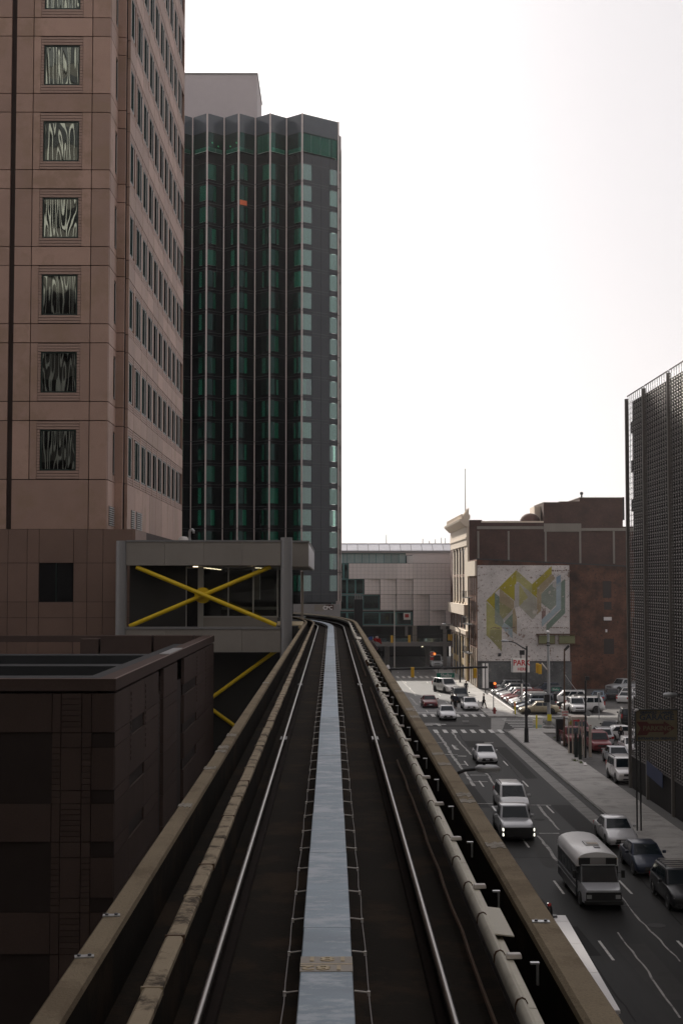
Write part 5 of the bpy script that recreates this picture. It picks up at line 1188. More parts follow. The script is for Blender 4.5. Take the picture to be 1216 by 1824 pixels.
part('wire_pole', MB().tube([(ax(613,236),236,0),(ax(613,236),236,az(1120,236))], .15, 8), m_darkmetal, sp2); part('wire_pole', MB().tube([(ax(812,236),236,0),(ax(812,236),236,az(1120,236))], .12, 8), m_darkmetal, sp2)
b = Vector((ax(702,248), 248, 0)); o = thing('flagless_pole', 'thin white pole before the hall glazing', 'pole', b); part('pole', MB().tube([b, (b.x,b.y,az(1084,248))], .08, 8), m_white, o); part('tip', MB().lathe([(.1,0),(.1,.3),(.02,.4)], (b.x,b.y,az(1084,248)), 8), m_white, o)
YD = 240.0; b = Vector((ax(770,YD), YD, 0)); o = thing('do_not_enter_sign', 'red no entry sign with orange light at the underpass', 'sign', b)
part('post', MB().tube([b, (b.x,b.y,az(1159,YD))], .05, 6), m_galv, o); part('panel', MB().box(ax(765,YD), ax(772,YD), YD-.1, YD-.06, az(1169.5,YD), az(1160.5,YD)), m_sign_white, o); part('disc', MB().lathe([(.02,-.02),(.34,-.02),(.34,.0)], (ax(768.5,YD), YD-.1, az(1165,YD)), 16, 'y'), m_red, o); part('bar', MB().box(ax(766.6,YD), ax(770.4,YD), YD-.14, YD-.125, az(1165.7,YD), az(1164.3,YD)), m_sign_white, o)
part('lower_panel', MB().box(ax(765.5,YD), ax(771.5,YD), YD-.1, YD-.06, az(1176,YD), az(1170.5,YD)), m_red, o); part('lamp', MB().lathe([(.02,-.05),(.22,-.05),(.22,.05)], (ax(773,YD), YD-.1, az(1164.8,YD)), 12, 'y'), m_sig_r, o)
# black finned pylon by the bend, and the flags
b = Vector((ax(640,172), 172, 0)); o = thing('dark_pylon', 'black finned pylon rising behind the bend of the guideway', 'pylon', b)
part('shaft', MB().box(ax(630.5,172), ax(645.5,172), 171, 173.5, 0, az(1066,172)), m_black, o)
for x in (632, 636, 640, 644): part('fin', MB().box(ax(x,172), ax(x+1.5,172), 170.9, 173.4, az(1068,172), az(1056 + (x-632)*.45,172)), m_hall_grey, o)
YF = 150.0
def flag(label, base_px, tip_px, pole_px, parts_, cat='flag'):
    b = at(*base_px, Y=YF); t = thing('flag', label, cat, (b.x, YF, 0), 'flags beside the guideway')
    part('pole', MB().tube([(b.x, YF, 0), at(*tip_px, Y=YF)], .05, 6), m_galv, t)
    for nm, pts, m in parts_:
        mb = MB(); P = [at(x, y, Y=YF-.1) for x, y in pts]; k = 8
        ring0 = [P[0].lerp(P[1], i/k) + Vector((0, .12*math.sin(i*1.9), 0)) for i in range(k+1)]; ring1 = [P[3].lerp(P[2], i/k) + Vector((0, .12*math.sin(i*1.9+.8), 0)) for i in range(k+1)]
        mb.loft([ring0, ring1], closed=False, cap=False)
        # cloth thickness
        mb2 = MB(); mb2.loft([ring0, ring1, [p+Vector((0,.02,0)) for p in ring1], [p+Vector((0,.02,0)) for p in ring0], ring0], closed=False, cap=False)
        part(nm, mb2, m, t, smooth=80)
flag('red and white flag drooping beside the guideway parapet', (663,1180), (664,1134), None, [('cloth', ((664,1139),(672,1134),(680,1146),(667,1142)), m_tail), ('cloth', ((668,1134),(673,1133),(674,1137),(669,1138)), m_white), ('cloth', ((672,1138),(677,1137),(680,1148),(676,1146)), m_tail)])
flag('blue flag drooping leftmost beside the guideway parapet', (655,1180), (656,1135), None, [('cloth', ((656,1135),(662,1133.5),(663,1139),(657,1140)), m_blue), ('cloth', ((652.5,1137),(656,1137),(656.5,1140),(653,1140.5)), m_blue)])
stripes = []
for k in range(6):
    u0, u1 = k/6, (k+1)/6; A, B, C_, D_ = Vector((657.5,1142)), Vector((664,1141)), Vector((673.5,1155)), Vector((668,1161))
    stripes.append(('stripe', tuple(tuple(v) for v in (A.lerp(B,u0), A.lerp(B,u1), D_.lerp(C_,u1), D_.lerp(C_,u0))), m_tail if k % 2 == 0 else m_white))
flag('striped red and white flag drooping lowest beside the parapet', (659,1185), (659,1140), None, stripes)
# ================================================================== VEHICLES  (own axes: nose towards -y)
KINDS = dict(
 sedan=dict(L=4.75,W=1.82,H=1.44,hn=.66,hc=.93,tr=.98,bl=.93,wb=1.35,wt=2.05,rt=3.35,rb=4.05,rw=.33,fa=.92,ra=.98,wr=.74),
 coupe=dict(L=4.75,W=1.88,H=1.40,hn=.72,hc=.96,tr=1.0,bl=.96,wb=1.65,wt=2.35,rt=3.3,rb=4.2,rw=.34,fa=.9,ra=1.0,wr=.70),
 hatch=dict(L=4.2,W=1.78,H=1.5,hn=.7,hc=.97,tr=1.0,bl=.95,wb=1.05,wt=1.75,rt=3.55,rb=4.05,rw=.32,fa=.8,ra=.7,wr=.74),
 wagon=dict(L=4.8,W=1.84,H=1.6,hn=.75,hc=1.0,tr=1.05,bl=1.0,wb=1.35,wt=2.0,rt=4.2,rb=4.7,rw=.34,fa=.9,ra=.95,wr=.76),
 suv=dict(L=5.0,W=1.98,H=1.88,hn=.95,hc=1.18,tr=1.2,bl=1.18,wb=1.4,wt=1.95,rt=4.6,rb=4.92,rw=.39,fa=.95,ra=1.05,wr=.80),
 van=dict(L=5.1,W=1.98,H=1.78,hn=.82,hc=1.08,tr=1.1,bl=1.05,wb=1.05,wt=2.0,rt=4.65,rb=5.0,rw=.34,fa=.9,ra=.95,wr=.78),
 pickup=dict(L=5.6,W=2.0,H=1.88,hn=1.0,hc=1.2,tr=1.2,bl=1.2,wb=1.55,wt=2.1,rt=3.35,rb=3.6,rw=.41,fa=1.0,ra=1.25,wr=.80),
 cargo=dict(L=5.4,W=2.0,H=2.35,hn=1.0,hc=1.25,tr=1.2,bl=1.25,wb=.8,wt=1.5,rt=5.25,rb=5.35,rw=.36,fa=.9,ra=1.1,wr=.84))
def face(c, u, v):
    a, b, d, e = c; return (a.lerp(b, u)).lerp(e.lerp(d, u), v)
def pane(mb, c, u0, u1, v0, v1, off=.012):
    q = [face(c, u0, v0), face(c, u1, v0), face(c, u1, v1), face(c, u0, v1)]
    n = (q[1]-q[0]).cross(q[3]-q[0]).normalized()
    ctr = sum(c, Vector())/4
    if n.dot(Vector((ctr.x, ctr.y, 0)) - Vector((0, c[0].y*.0+CABY, 0))) < 0: n = -n
    mb.hexa([p - n*.02 for p in q] + [p + n*off for p in q]); return mb
CACHE = {}
wheel_cache = {}
def wheel_mesh(r):
    if r not in wheel_cache:
        ty = MB().lathe([(r*.62,-.11),(r*.94,-.11),(r,-.07),(r,.07),(r*.94,.11),(r*.62,.11)], (0,0,0), 20, 'x').mesh('wheel', smooth=40)
        ri = MB().lathe([(.02,.06),(r*.25,.08),(r*.3,.05),(r*.55,.07),(r*.64,.115),(r*.66,.09)], (0,0,0), 20, 'x').mesh('rim', smooth=40)
        wheel_cache[r] = (ty, ri)
    return wheel_cache[r]
def build_kind(kind):
    global CABY
    k = KINDS[kind]; L, W, H = k['L'], k['W'], k['H']; w = W/2; y0 = -L/2; CABY = y0 + (k['wb']+k['rb'])/2
    zb = .20 if kind in ('sedan','coupe','hatch','wagon') else .28
    out = []
    def add(name, mb, mat, sub=None, smooth=None, bevel=0): out.append((name, mb.mesh(name, (0,0,0), smooth, bevel), mat, sub))
    def ring(f, a, t, ww): 
        y = y0 + f
        pts = [(-ww*.85,a),(ww*.85,a),(ww*.965,a+.10),(ww,a+(t-a)*.42),(ww*.985,a+(t-a)*.72),(ww*.93,t-.045),(ww*.80,t),(ww*.3,t+.025),(-ww*.3,t+.025),(-ww*.80,t),(-ww*.93,t-.045),(-ww*.985,a+(t-a)*.72),(-ww,a+(t-a)*.42),(-ww*.965,a+.10)]
        return [(x, y, z) for x, z in pts]
    hn, hc, tr = k['hn'], k['hc'], k['tr']
    body = MB().loft([ring(0, zb+.1, hn-.12, w*.84), ring(.07, zb+.04, hn-.04, w*.91), ring(.22, zb, hn+.02, w*.97), ring(.7, zb, hn+(hc-hn)*.55, w), ring(k['wb']-.1, zb, hc, w), ring(k['wb']+.4, zb, k['bl']+.02, w), ring(k['rb']-.4, zb, k['bl']+.03, w), ring(min(k['rb'], L-.25), zb, tr, w*.99), ring(L-.2, zb, tr-.02, w*.97), ring(L-.05, zb+.05, tr-.10, w*.92), ring(L, zb+.12, tr-.22, w*.86)])
    add('body', body, 'paint', None, 50)
    wb, wr = w*.93, w*k['wr']; z0, z1 = k['bl']-.02, H
    B = [Vector((-wb, y0+k['wb'], z0)), Vector((wb, y0+k['wb'], z0)), Vector((wb, y0+k['rb'], z0)), Vector((-wb, y0+k['rb'], z0))]
    T = [Vector((-wr, y0+k['wt'], z1)), Vector((wr, y0+k['wt'], z1)), Vector((wr, y0+k['rt'], z1)), Vector((-wr, y0+k['rt'], z1))]
    T2 = [Vector((-wr*.8, y0+k['wt']+.25, z1+.035)), Vector((wr*.8, y0+k['wt']+.25, z1+.035)), Vector((wr*.8, y0+k['rt']-.2, z1+.035)), Vector((-wr*.8, y0+k['rt']-.2, z1+.035))]
    add('cabin', MB().loft([B, T, T2]), 'paint', None, 45, .05)
    add('windshield', pane(MB(), [B[0],B[1],T[1],T[0]], .07, .93, .06, .92), 'glass')
    add('rear_window', pane(MB(), [B[3],B[2],T[2],T[3]], .1, .9, .12 if kind != 'cargo' else .3, .88), 'glass')
    nw = {'sedan':2,'coupe':1,'hatch':2,'wagon':3,'suv':3,'van':3,'pickup':2,'cargo':1}[kind]
    lo, hi = (.10, .93) if nw > 1 else (.1, .9 if kind != 'cargo' else .32)
    for s in (0, 1):
        c = [B[0],B[3],T[3],T[0]] if s == 0 else [B[1],B[2],T[2],T[1]]
        for i in range(nw):
            a, b = lo+(hi-lo)*i/nw, lo+(hi-lo)*(i+1)/nw
            add('side_window', pane(MB(), c, a+.012, b-.012, .12, .86), 'glass')
    fz = hn-.16
    for s in (-1, 1):
        hl = MB().hexa([(s*w*.55,y0+.02,fz-.08),(s*w*.88,y0+.10,fz-.07),(s*w*.9,y0+.28,fz-.05),(s*w*.55,y0+.2,fz-.06),(s*w*.55,y0+.015,fz+.06),(s*w*.88,y0+.09,fz+.07),(s*w*.92,y0+.34,fz+.10),(s*w*.55,y0+.2,fz+.07)])
        add('headlight', hl, 'lens')
        tl = MB().box(s*w*.80-.12, s*w*.80+.12, y0+L-.07, y0+L+.012, tr-.36, tr-.14) if kind not in ('suv','van','cargo') else MB().box(s*w*.86-.07, s*w*.86+.07, y0+L-.1, y0+L+.015, tr-.3, tr+.15)
        add('tail_light', tl, 'tail')
        add('mirror', MB().box(s*(w+.10)-.10, s*(w+.10)+.10, y0+k['wb']+.42, y0+k['wb']+.54, k['bl']+.02, k['bl']+.17), 'paint', None, None, .03)
        for f in (.0, 1.05):
            ys = y0 + k['wb'] + .35 + f
            add('door_seam', MB().box(s*(w+.001)-.003, s*(w+.001)+.003, ys, ys+.015, zb+.2, k['bl']-.06), 'plastic')
        add('door_handle', MB().box(s*(w+.005)-.015, s*(w+.005)+.015, y0+k['wb']+1.2, y0+k['wb']+1.38, k['bl']-.2, k['bl']-.16), 'chrome')
        for f in (k['fa'], L-k['ra']):
            add('wheel_arch', MB().lathe([(.01,-.012),(k['rw']*1.2,-.012),(k['rw']*1.2,.012),(.01,.012)], (s*(w-.006), y0+f, k['rw']*1.02), 22, 'x'), 'plastic')
    add('underbody_shade', MB().box(-w*.84, w*.84, y0+.3, y0+L-.3, .13, zb+.05), 'plastic')  # dark box added to deepen the contact shadow below the car
    add('grille', MB().box(-w*.48, w*.48, y0-.012, y0+.06, fz-.12, fz+.05), 'plastic')
    add('grille_bar', MB().box(-w*.46, w*.46, y0-.022, y0-.013, fz-.045, fz-.02), 'chrome')
    add('bumper', MB().box(-w*.82, w*.82, y0-.03, y0+.09, zb+.08, fz-.19), 'bumper', None, None, .03)
    add('lower_intake', MB().box(-w*.55, w*.55, y0-.036, y0-.031, zb+.1, zb+.2), 'plastic')
    add('number_plate', MB().box(-.17, .17, y0-.042, y0-.037, zb+.19, zb+.3), 'plate')
    add('rear_bumper', MB().box(-w*.82, w*.82, y0+L-.06, y0+L+.05, zb+.06, zb+.3), 'bumper', None, None, .03)
    if kind in ('suv', 'wagon', 'van'):
        for s in (-1, 1): add('roof_rail', MB().tube([(s*wr*.9, y0+k['wt']+.3, H+.07), (s*wr*.9, y0+k['rt']-.2, H+.07)], .022, 6).box(s*wr*.9-.02, s*wr*.9+.02, y0+k['wt']+.3, y0+k['wt']+.36, H, H+.07).box(s*wr*.9-.02, s*wr*.9+.02, y0+k['rt']-.26, y0+k['rt']-.2, H, H+.07), 'plastic')
    if kind == 'pickup':
        add('bed', MB().box(-w*.82, w*.82, y0+k['rb']+.12, y0+L-.15, tr+.012, tr+.03), 'plastic')
        for s in (-1, 1): add('bed_rail', MB().box(s*w*.92-.07, s*w*.92+.07, y0+k['rb']+.05, y0+L-.08, tr-.02, tr+.10), 'paint', None, None, .03)
        add('tailgate', MB().box(-w*.85, w*.85, y0+L-.14, y0+L-.05, tr-.05, tr+.10), 'paint', None, None, .02)
    wy = [(s*(w-.09), y0+f, k['rw']) for f in (k['fa'], L-k['ra']) for s in (-1, 1)]
    CACHE[kind] = (out, wy)
def car(name, kind, col, label, X, Yf, head=0, cat='car', group=None, lens='lens', bumper=None, centre=False, s=1.0, rims=True):
    "a vehicle whose nose stands at X, Yf when it faces the viewer (head = 0); otherwise X, Yf is its middle"
    if kind not in CACHE: build_kind(kind)
    k = KINDS[kind]; out, wy = CACHE[kind]
    yc = Yf if (centre or head) else Yf + k['L']*s/2
    t = thing(name, label, cat, (X, yc, .006), group); t.rotation_euler = (0,0,R(head)); t.scale = (s,s,s); ORG[t] = Vector((0,0,0))
    mats = dict(paint=paint(col), glass=m_carglass, lens={'lens':m_lens,'on':m_lens_on,'led':m_lens}[lens], tail=m_tail, plastic=m_carplastic, chrome=m_chrome, plate=m_plate_w, bumper=bumper or paint(col))
    for nm, me, mk_, sub in out: place(nm, me, mats[mk_], t)
    ty, ri = wheel_mesh(k['rw'])
    for (x, y, z) in wy:
        o = place('wheel', ty, m_tyre, t, (x, y, z), (0, 0, 0 if x > 0 else math.pi)); ORG[o] = Vector((0,0,0))
        place('rim', ri, m_rim if rims else m_tyre, o)
    if lens == 'led':
        w = k['W']/2
        for sgn in (-1, 1):
            for z in (k['hn']-.22, k['hn']-.52): place('running_light', MB().box(sgn*w*.92-.035, sgn*w*.92+.035, -k['L']/2-.08, -k['L']/2+.12, z-.08, z+.08).mesh('running_light'), m_lens_white, t)
    return t
SIL, WHT, BLK, GRY, RED, NAVY, BEI, DGR = (.42,.42,.43), (.70,.69,.68), (.012,.013,.015), (.16,.165,.17), (.16,.015,.02), (.02,.03,.055), (.42,.36,.24), (.05,.055,.06)
g1 = 'cars driving towards the viewer'
pk_ = car('pickup_truck', 'pickup', (.44,.45,.47), 'grey pickup truck with black front and bright stacked running lights ahead of the silver minivan', 11.2, 83.1, cat='pickup', group=g1, lens='led', bumper=m_carplastic, s=1.0)
place('front_mask', MB().box(-.93, .93, -2.86, -2.70, .34, .90).box(-.99,.99,-2.74,-1.2,.3,.62).mesh('front_mask', bevel=.03), m_carplastic, pk_)
car('minivan', 'van', (.64,.64,.65), 'silver minivan close behind the grey pickup', 12.3, 92.6, cat='minivan', group=g1)
car('sedan', 'sedan', (.62,.62,.63), 'silver sedan with amber lights alone in mid street', 13.35, 118.5, group=g1, lens='on', s=.98)
car('sedan', 'sedan', (.60,.60,.61), 'silver sedan with headlights on at the far crosswalk', 13.2, 156.3, group=g1, lens='on', s=1.04)
car('coupe', 'coupe', (.13,.018,.022), 'burgundy coupe with headlights on in the far lanes', 12.3, 171.5, group=g1, lens='on')
car('suv', 'suv', (.74,.73,.71), 'big white sport utility turning in beyond the crossing', 16.3, 196.5, head=20, cat='suv', group=g1, s=1.08)
car('suv', 'wagon', (.05,.055,.06), 'dark grey sport utility stopped behind the two standing people', 16.9, 179.2, cat='suv', group=g1, s=1.1)
wc = car('sedan', 'sedan', (.68,.67,.66), 'white sedan with its kerbside door open near the crossing', 17.0, 168.0, group=g1, s=1.02)
d0 = (.92, -.75, .25)
place('open_door', MB().hexa([(.92,-.72,.3),(1.75,-.15,.3),(1.72,-.09,.3),(.90,-.66,.3),(.92,-.72,.95),(1.75,-.15,.95),(1.72,-.09,.95),(.90,-.66,.95)]).mesh('open_door', bevel=.02), paint((.68,.67,.66)), wc)
car('cargo_van', 'cargo', (.62,.64,.66), 'white van coming out of the dark underpass', 19.3, 252.5, cat='van')
g2 = 'cars parked along the right kerb'
car('sedan', 'sedan', (.58,.58,.59), 'silver sedan parked at the right kerb behind the shuttle bus', 17.05, 81.0, group=g2, s=1.02)
car('sedan', 'sedan', NAVY, 'dark blue sedan parked between the silver sedan and the black roof-rack car', 16.95, 73.2, group=g2)
c = car('suv', 'wagon', BLK, 'black wagon with roof rack parked nearest at the right edge', 16.95, 65.4, cat='suv', group=g2, s=1.03)
for q in range(6): place('rack_bar', MB().tube([(-.62,-.6+q*.42,1.72),(.62,-.6+q*.42,1.72)], .018, 6).mesh('rack_bar'), m_white_metal, c)
# shuttle bus: round white roof, van-style nose
b = Vector((12.9, 66.0, 0)); bus = thing('shuttle_bus', 'white shuttle bus with rounded roof and dark windshield in the middle lane', 'bus', b); bus.scale = (.9, .92, .9)
W_, L_, H_ = 1.14, 7.6, 2.78
def arch(y, w, z0, zr, h, n=10): return [(b.x-w, b.y+y, z0)] + [(b.x - w*math.cos(math.pi*j/n), b.y+y, zr + h*math.sin(math.pi*j/n)**.8) for j in range(n+1)] + [(b.x+w, b.y+y, z0)]
part('body', MB().loft([arch(1.75, W_, .35, 2.0, .001), arch(L_, W_, .35, 2.0, .001)]), paint((.04,.042,.045)), bus)
part('roof', MB().loft([arch(1.55, W_*.96, 2.0, 2.30, H_-2.34), arch(1.75, W_*1.01, 2.0, 2.30, H_-2.30), arch(L_-.15, W_*1.01, 2.0, 2.30, H_-2.30), arch(L_, W_*.93, 2.0, 2.25, H_-2.36)]), M('bus_roof_white', (.82,.81,.80), .3, var=.06), bus, smooth=50)
part('roof_hatch', MB().box(b.x-.32, b.x+.42, b.y+3.2, b.y+4.4, H_-.01, H_+.05), M('bus_hatch', (.50,.49,.48), .5), bus, bevel=.02); part('roof_hatch', MB().box(b.x+.02, b.x+.34, b.y+2.5, b.y+2.85, H_-.02, H_+.035), m_grey_metal, bus); part('roof_hatch_lid', MB().box(b.x-.2, b.x+.38, b.y+3.3, b.y+3.75, H_+.052, H_+.08), m_cream_post, bus)
part('roof_brow', MB().box(b.x-W_*.9, b.x+W_*.9, b.y+1.48, b.y+1.56, 2.06, 2.46), m_carplastic, bus, bevel=.05); part('destination_board', MB().box(b.x-.42, b.x+.42, b.y+1.44, b.y+1.478, 2.1, 2.46), m_hall_grey, bus)
part('nose', MB().loft([[(b.x-.92,b.y+.0,.4),(b.x+.92,b.y+.0,.4),(b.x+.92,b.y,.9),(b.x+.85,b.y+.03,1.05),(b.x-.85,b.y+.03,1.05),(b.x-.92,b.y,.9)], [(b.x-1.0,b.y+.3,.35),(b.x+1.0,b.y+.3,.35),(b.x+1.0,b.y+.3,1.0),(b.x+.93,b.y+.3,1.14),(b.x-.93,b.y+.3,1.14),(b.x-1.0,b.y+.3,1.0)], [(b.x-1.04,b.y+.95,.35),(b.x+1.04,b.y+.95,.35),(b.x+1.04,b.y+.95,1.1),(b.x+1.0,b.y+.95,1.26),(b.x-1.0,b.y+.95,1.26),(b.x-1.04,b.y+.95,1.1)], [(b.x-1.06,b.y+1.75,.35),(b.x+1.06,b.y+1.75,.35),(b.x+1.06,b.y+1.75,1.2),(b.x+1.0,b.y+1.75,1.3),(b.x-1.0,b.y+1.75,1.3),(b.x-1.06,b.y+1.75,1.2)]]), paint((.52,.53,.55)), bus, smooth=40)
part('cab', MB().hexa([(b.x-1.02,b.y+.95,1.2),(b.x+1.02,b.y+.95,1.2),(b.x+1.05,b.y+1.76,1.2),(b.x-1.05,b.y+1.76,1.2),(b.x-.92,b.y+1.45,2.12),(b.x+.92,b.y+1.45,2.12),(b.x+1.0,b.y+1.76,2.12),(b.x-1.0,b.y+1.76,2.12)]), paint((.10,.105,.11)), bus)
part('windshield', MB().hexa([(b.x-.94,b.y+.97,1.27),(b.x+.94,b.y+.97,1.27),(b.x+.94,b.y+1.0,1.27),(b.x-.94,b.y+1.0,1.27),(b.x-.86,b.y+1.39,2.06),(b.x+.86,b.y+1.39,2.06),(b.x+.86,b.y+1.43,2.06),(b.x-.86,b.y+1.43,2.06)]), m_carglass, bus)
part('sun_visor', MB().box(b.x-.9, b.x+.9, b.y+1.30, b.y+1.40, 2.065, 2.12), m_galv, bus)
part('grille', MB().box(b.x-.93, b.x+.93, b.y-.02, b.y-.002, .42, .95), m_carplastic, bus); part('bumper', MB().box(b.x-1.02, b.x+1.02, b.y-.16, b.y+.06, .32, .52), m_carplastic, bus, bevel=.03)
for s in (-1, 1):
    part('headlight', MB().box(b.x+s*.76-.13, b.x+s*.76+.13, b.y-.03, b.y+.1, .62, .82), m_lens, bus); part('mirror', MB().box(b.x+s*1.3-.1, b.x+s*1.3+.1, b.y+1.2, b.y+1.28, 1.45, 1.85), m_carplastic, bus, bevel=.02); part('mirror_arm', MB().tube([(b.x+s*1.02,b.y+1.4,1.7),(b.x+s*1.25,b.y+1.25,1.7)], .02, 6), m_carplastic, bus)
    for q in range(5): part('side_window', MB().box(b.x+s*(W_+.006)-.008, b.x+s*(W_+.006)+.008, b.y+2.1+q*1.08, b.y+3.02+q*1.08, 1.25, 1.92), m_carglass, bus)
    for zq in (2.02, 1.12, .85): part('side_trim', MB().box(b.x+s*(W_+.012)-.012, b.x+s*(W_+.012)+.012, b.y+1.8, b.y+L_-.05, zq, zq+.035), m_galv, bus)
    part('marker_light', MB().box(b.x+s*.98-.05, b.x+s*.98+.05, b.y+1.5, b.y+1.56, 2.38, 2.44), m_sig_y, bus)
    for y_ in (1.05, 5.6):
        o = place('wheel', wheel_mesh(.40)[0], m_tyre, bus, (b.x+s*(1.0), b.y+y_, .41), (0,0,0 if s > 0 else math.pi)); place('rim', wheel_mesh(.40)[1], m_rim, o, ORG[o])
# white city bus under the parapet at lower right: only its roof shows
p1, p2 = at(1006, 1630, Z=3.1), at(1104, 1800, Z=3.1)
hd = math.atan2(p2.x - p1.x, -(p2.y - p1.y)); LB = (p1 - p2).length
cb = thing('city_bus', 'white bus roof with black pod, half hidden below the right parapet', 'bus', (p1.x, p1.y, 0)); cb.rotation_euler = (0,0,hd); ORG[cb] = Vector((0,0,0))
part_local('body', MB().box(-2.5, -.03, -LB, .0, .35, 3.0), paint((.66,.65,.65)), cb, bevel=.05)
segs = [0, -.95, -4.1, -7.6, -LB]
for a, c_ in zip(segs, segs[1:]): part_local('roof_panel', MB().box(-2.52, 0, c_+.02, a-.02, 3.003, 3.1), M('bus_roof_%d' % int(-a*10), (.72,.70,.69), .45, var=.05), cb)
part_local('roof_pod', MB().box(-1.05, -.35, -.42, -.1, 3.101, 3.16), m_black, cb); part_local('antenna', MB().lathe([(.12,3.16),(.11,3.4),(.06,3.5)], (-.62,-.25,0), 10), m_black, cb); part_local('beacon', MB().lathe([(.07,3.5),(.07,3.58),(.02,3.61)], (-.62,-.25,0), 10), m_tail, cb)
part_local('windshield', MB().box(-2.4, -.13, -LB-.02, -LB-.002, 1.3, 2.75), m_carglass, cb)
for q in range(7): part_local('side_window', MB().box(-.03, -.018, -LB+.8+q*1.55, -LB+2.2+q*1.55, 1.5, 2.6), m_carglass, cb)
for y_ in (-LB+2.2, -2.8):
    for x_ in (-.2, -2.3): o = place('wheel', wheel_mesh(.48)[0], m_tyre, cb, (x_, y_, .48)); place('rim', wheel_mesh(.48)[1], m_rim, o, ORG[o])
# the lot beyond the side street: a row nose-on to the sidewalk
row = [('sedan','sedan',BEI,'beige older sedan nearest in the lot row'), ('hatchback','hatch',(.10,.12,.15),'blue grey hatchback second in the lot row'), ('car','suv',(.10,.11,.12),'dark sport utility third in the lot row'), ('minivan','van',(.42,.43,.44),'silver minivan fourth in the lot row'), ('minivan','van',WHT,'white minivan fifth in the lot row'), ('suv','suv',(.14,.03,.03),'dark red sport utility sixth in the lot row'), ('sedan','sedan',SIL,'silver sedan seventh in the lot row'), ('sedan','sedan',RED,'bright red sedan eighth in the lot row'), ('car','wagon',WHT,'white wagon ninth in the lot row'), ('sedan','sedan',SIL,'pale sedan tenth in the lot row'), ('van','van',(.10,.10,.11),'black minivan eleventh in the lot row'), ('sedan','sedan',WHT,'white sedan twelfth in the lot row'), ('suv','suv',GRY,'grey sport utility farthest in the lot row by the white boards')]
for i, (n_, k_, c_, l_) in enumerate(row): car(n_, k_, c_, l_, 22.2 + KINDS[k_]['L']/2 + random.uniform(0,.3), 164.7 + 2.52*i, head=-90, group='cars in the row facing the sidewalk', cat='car')
row2 = [('suv',WHT,'white sport utility in the second row behind the beige sedan',166.5), ('wagon',BLK,'black wagon in the second row of the lot',172), ('van',WHT,'white van in the second row of the lot',177.5), ('sedan',(.05,.06,.08),'dark sedan in the second row of the lot',183), ('sedan',DGR,'charcoal sedan in the second row near the mural wall',189), ('hatch',(.02,.03,.05),'small dark hatchback farthest in the second row',194.5)]
for k_, c_, l_, y_ in row2: car('parked_car', k_, c_, l_, 30.2 + random.uniform(-.3,.3), y_, head=-90 + random.uniform(-3,3), group='cars in the second lot row')
g3 = 'cars in the lot beside the wall'
car('suv', 'suv', (.60,.60,.60), 'white sport utility facing out of the lot past the silver mast', 29.4, 163.8, cat='suv', s=.95)
car('sedan', 'sedan', (.12,.16,.20), 'blue grey sedan in the lot before the brown brick wall', 35.0, 181, head=165, group=g3)
car('sedan', 'sedan', BLK, 'black sedan in the lot beside the blue grey sedan', 37.6, 184, head=160, group=g3)
car('sedan', 'sedan', (.62,.61,.60), 'white sedan showing its tail lights beside the garage screen', 38.6, 180, head=150, group=g3)
car('sedan', 'sedan', (.62,.61,.60), 'white sedan behind another white sedan at the garage screen', 40.4, 187, head=150, group=g3)
car('pickup_truck', 'pickup', (.36,.37,.38), 'silver pickup truck against the brown brick wall by the garage screen', 41.8, 197.5, head=-60, cat='pickup')
g4 = 'cars in the near lot'
car('suv', 'suv', BLK, 'black sport utility with glinting tail crossing behind the near lot', 32.6, 152, head=172, cat='suv', group=g4)
car('suv', 'suv', DGR, 'dark sport utility at the garage screen above the white broadside sedan', 33.2, 144, head=175, cat='suv', group=g4)
car('sedan', 'sedan', BLK, 'black sedan at the top of the near lot behind the booth', 28.6, 142, head=165, group=g4)
car('sedan', 'sedan', (.68,.66,.65), 'white sedan parked broadside in the near lot', 28.9, 137, head=95, group=g4)
car('wagon', 'wagon', (.46,.47,.48), 'silver wagon behind the red sport utility in the near lot', 26.2, 134.2, head=176, group=g4)
car('suv', 'suv', (.17,.02,.025), 'red sport utility facing out in the near lot', 24.7, 126.0, cat='suv', group=g4, s=.93)
car('sedan', 'sedan', (.45,.47,.50), 'silver blue sedan facing out in front of the red sport utility', 24.6, 117.0, group=g4)
car('hatchback', 'hatch', (.66,.65,.64), 'white hatchback right of the red sport utility at the garage screen', 27.3, 124, group=g4)
car('suv', 'suv', (.68,.67,.66), 'white sport utility half hidden behind the garage corner', 22.95, 106.6, cat='suv', group=g4, s=.97)
car('pickup_truck', 'pickup', (.16,.02,.022), 'red pickup behind the gate posts left of the booth', 23.2, 131.0, cat='pickup', group=g4, s=.9)
car('hatchback', 'hatch', RED, 'red hatchback glimpsed through the parking booth', 25.3, 139.0, group=g4)
car('sedan', 'sedan', (.5,.5,.5), 'silver sedan behind the person in the near lot', 29.6, 130.5, group=g4)

# ================================================================== PEOPLE
def skin_mesh(name, V, E, Rr, root=0, sub=1):
    me = bpy.data.meshes.new(name); me.from_pydata(V, E, [])
    o = bpy.data.objects.new(name, me); COL.objects.link(o)
    md = o.modifiers.new('skin', 'SKIN'); md.use_smooth_shade = True
    if not me.skin_vertices: 
        bm = bmesh.new(); bm.from_mesh(me); bm.verts.layers.skin.verify(); bm.to_mesh(me); bm.free()
    sv = me.skin_vertices[0].data
    for i, r in enumerate(Rr):
        sv[i].radius = r if isinstance(r, tuple) else (r, r); sv[i].use_root = (i == root)
    ss = o.modifiers.new('sub', 'SUBSURF'); ss.levels = sub; ss.render_levels = sub
    bpy.context.view_layer.update()
    out = bpy.data.meshes.new_from_object(o.evaluated_get(bpy.context.evaluated_depsgraph_get()))
    bpy.data.objects.remove(o); out.name = name; out.materials.clear(); return out
POSES = {}
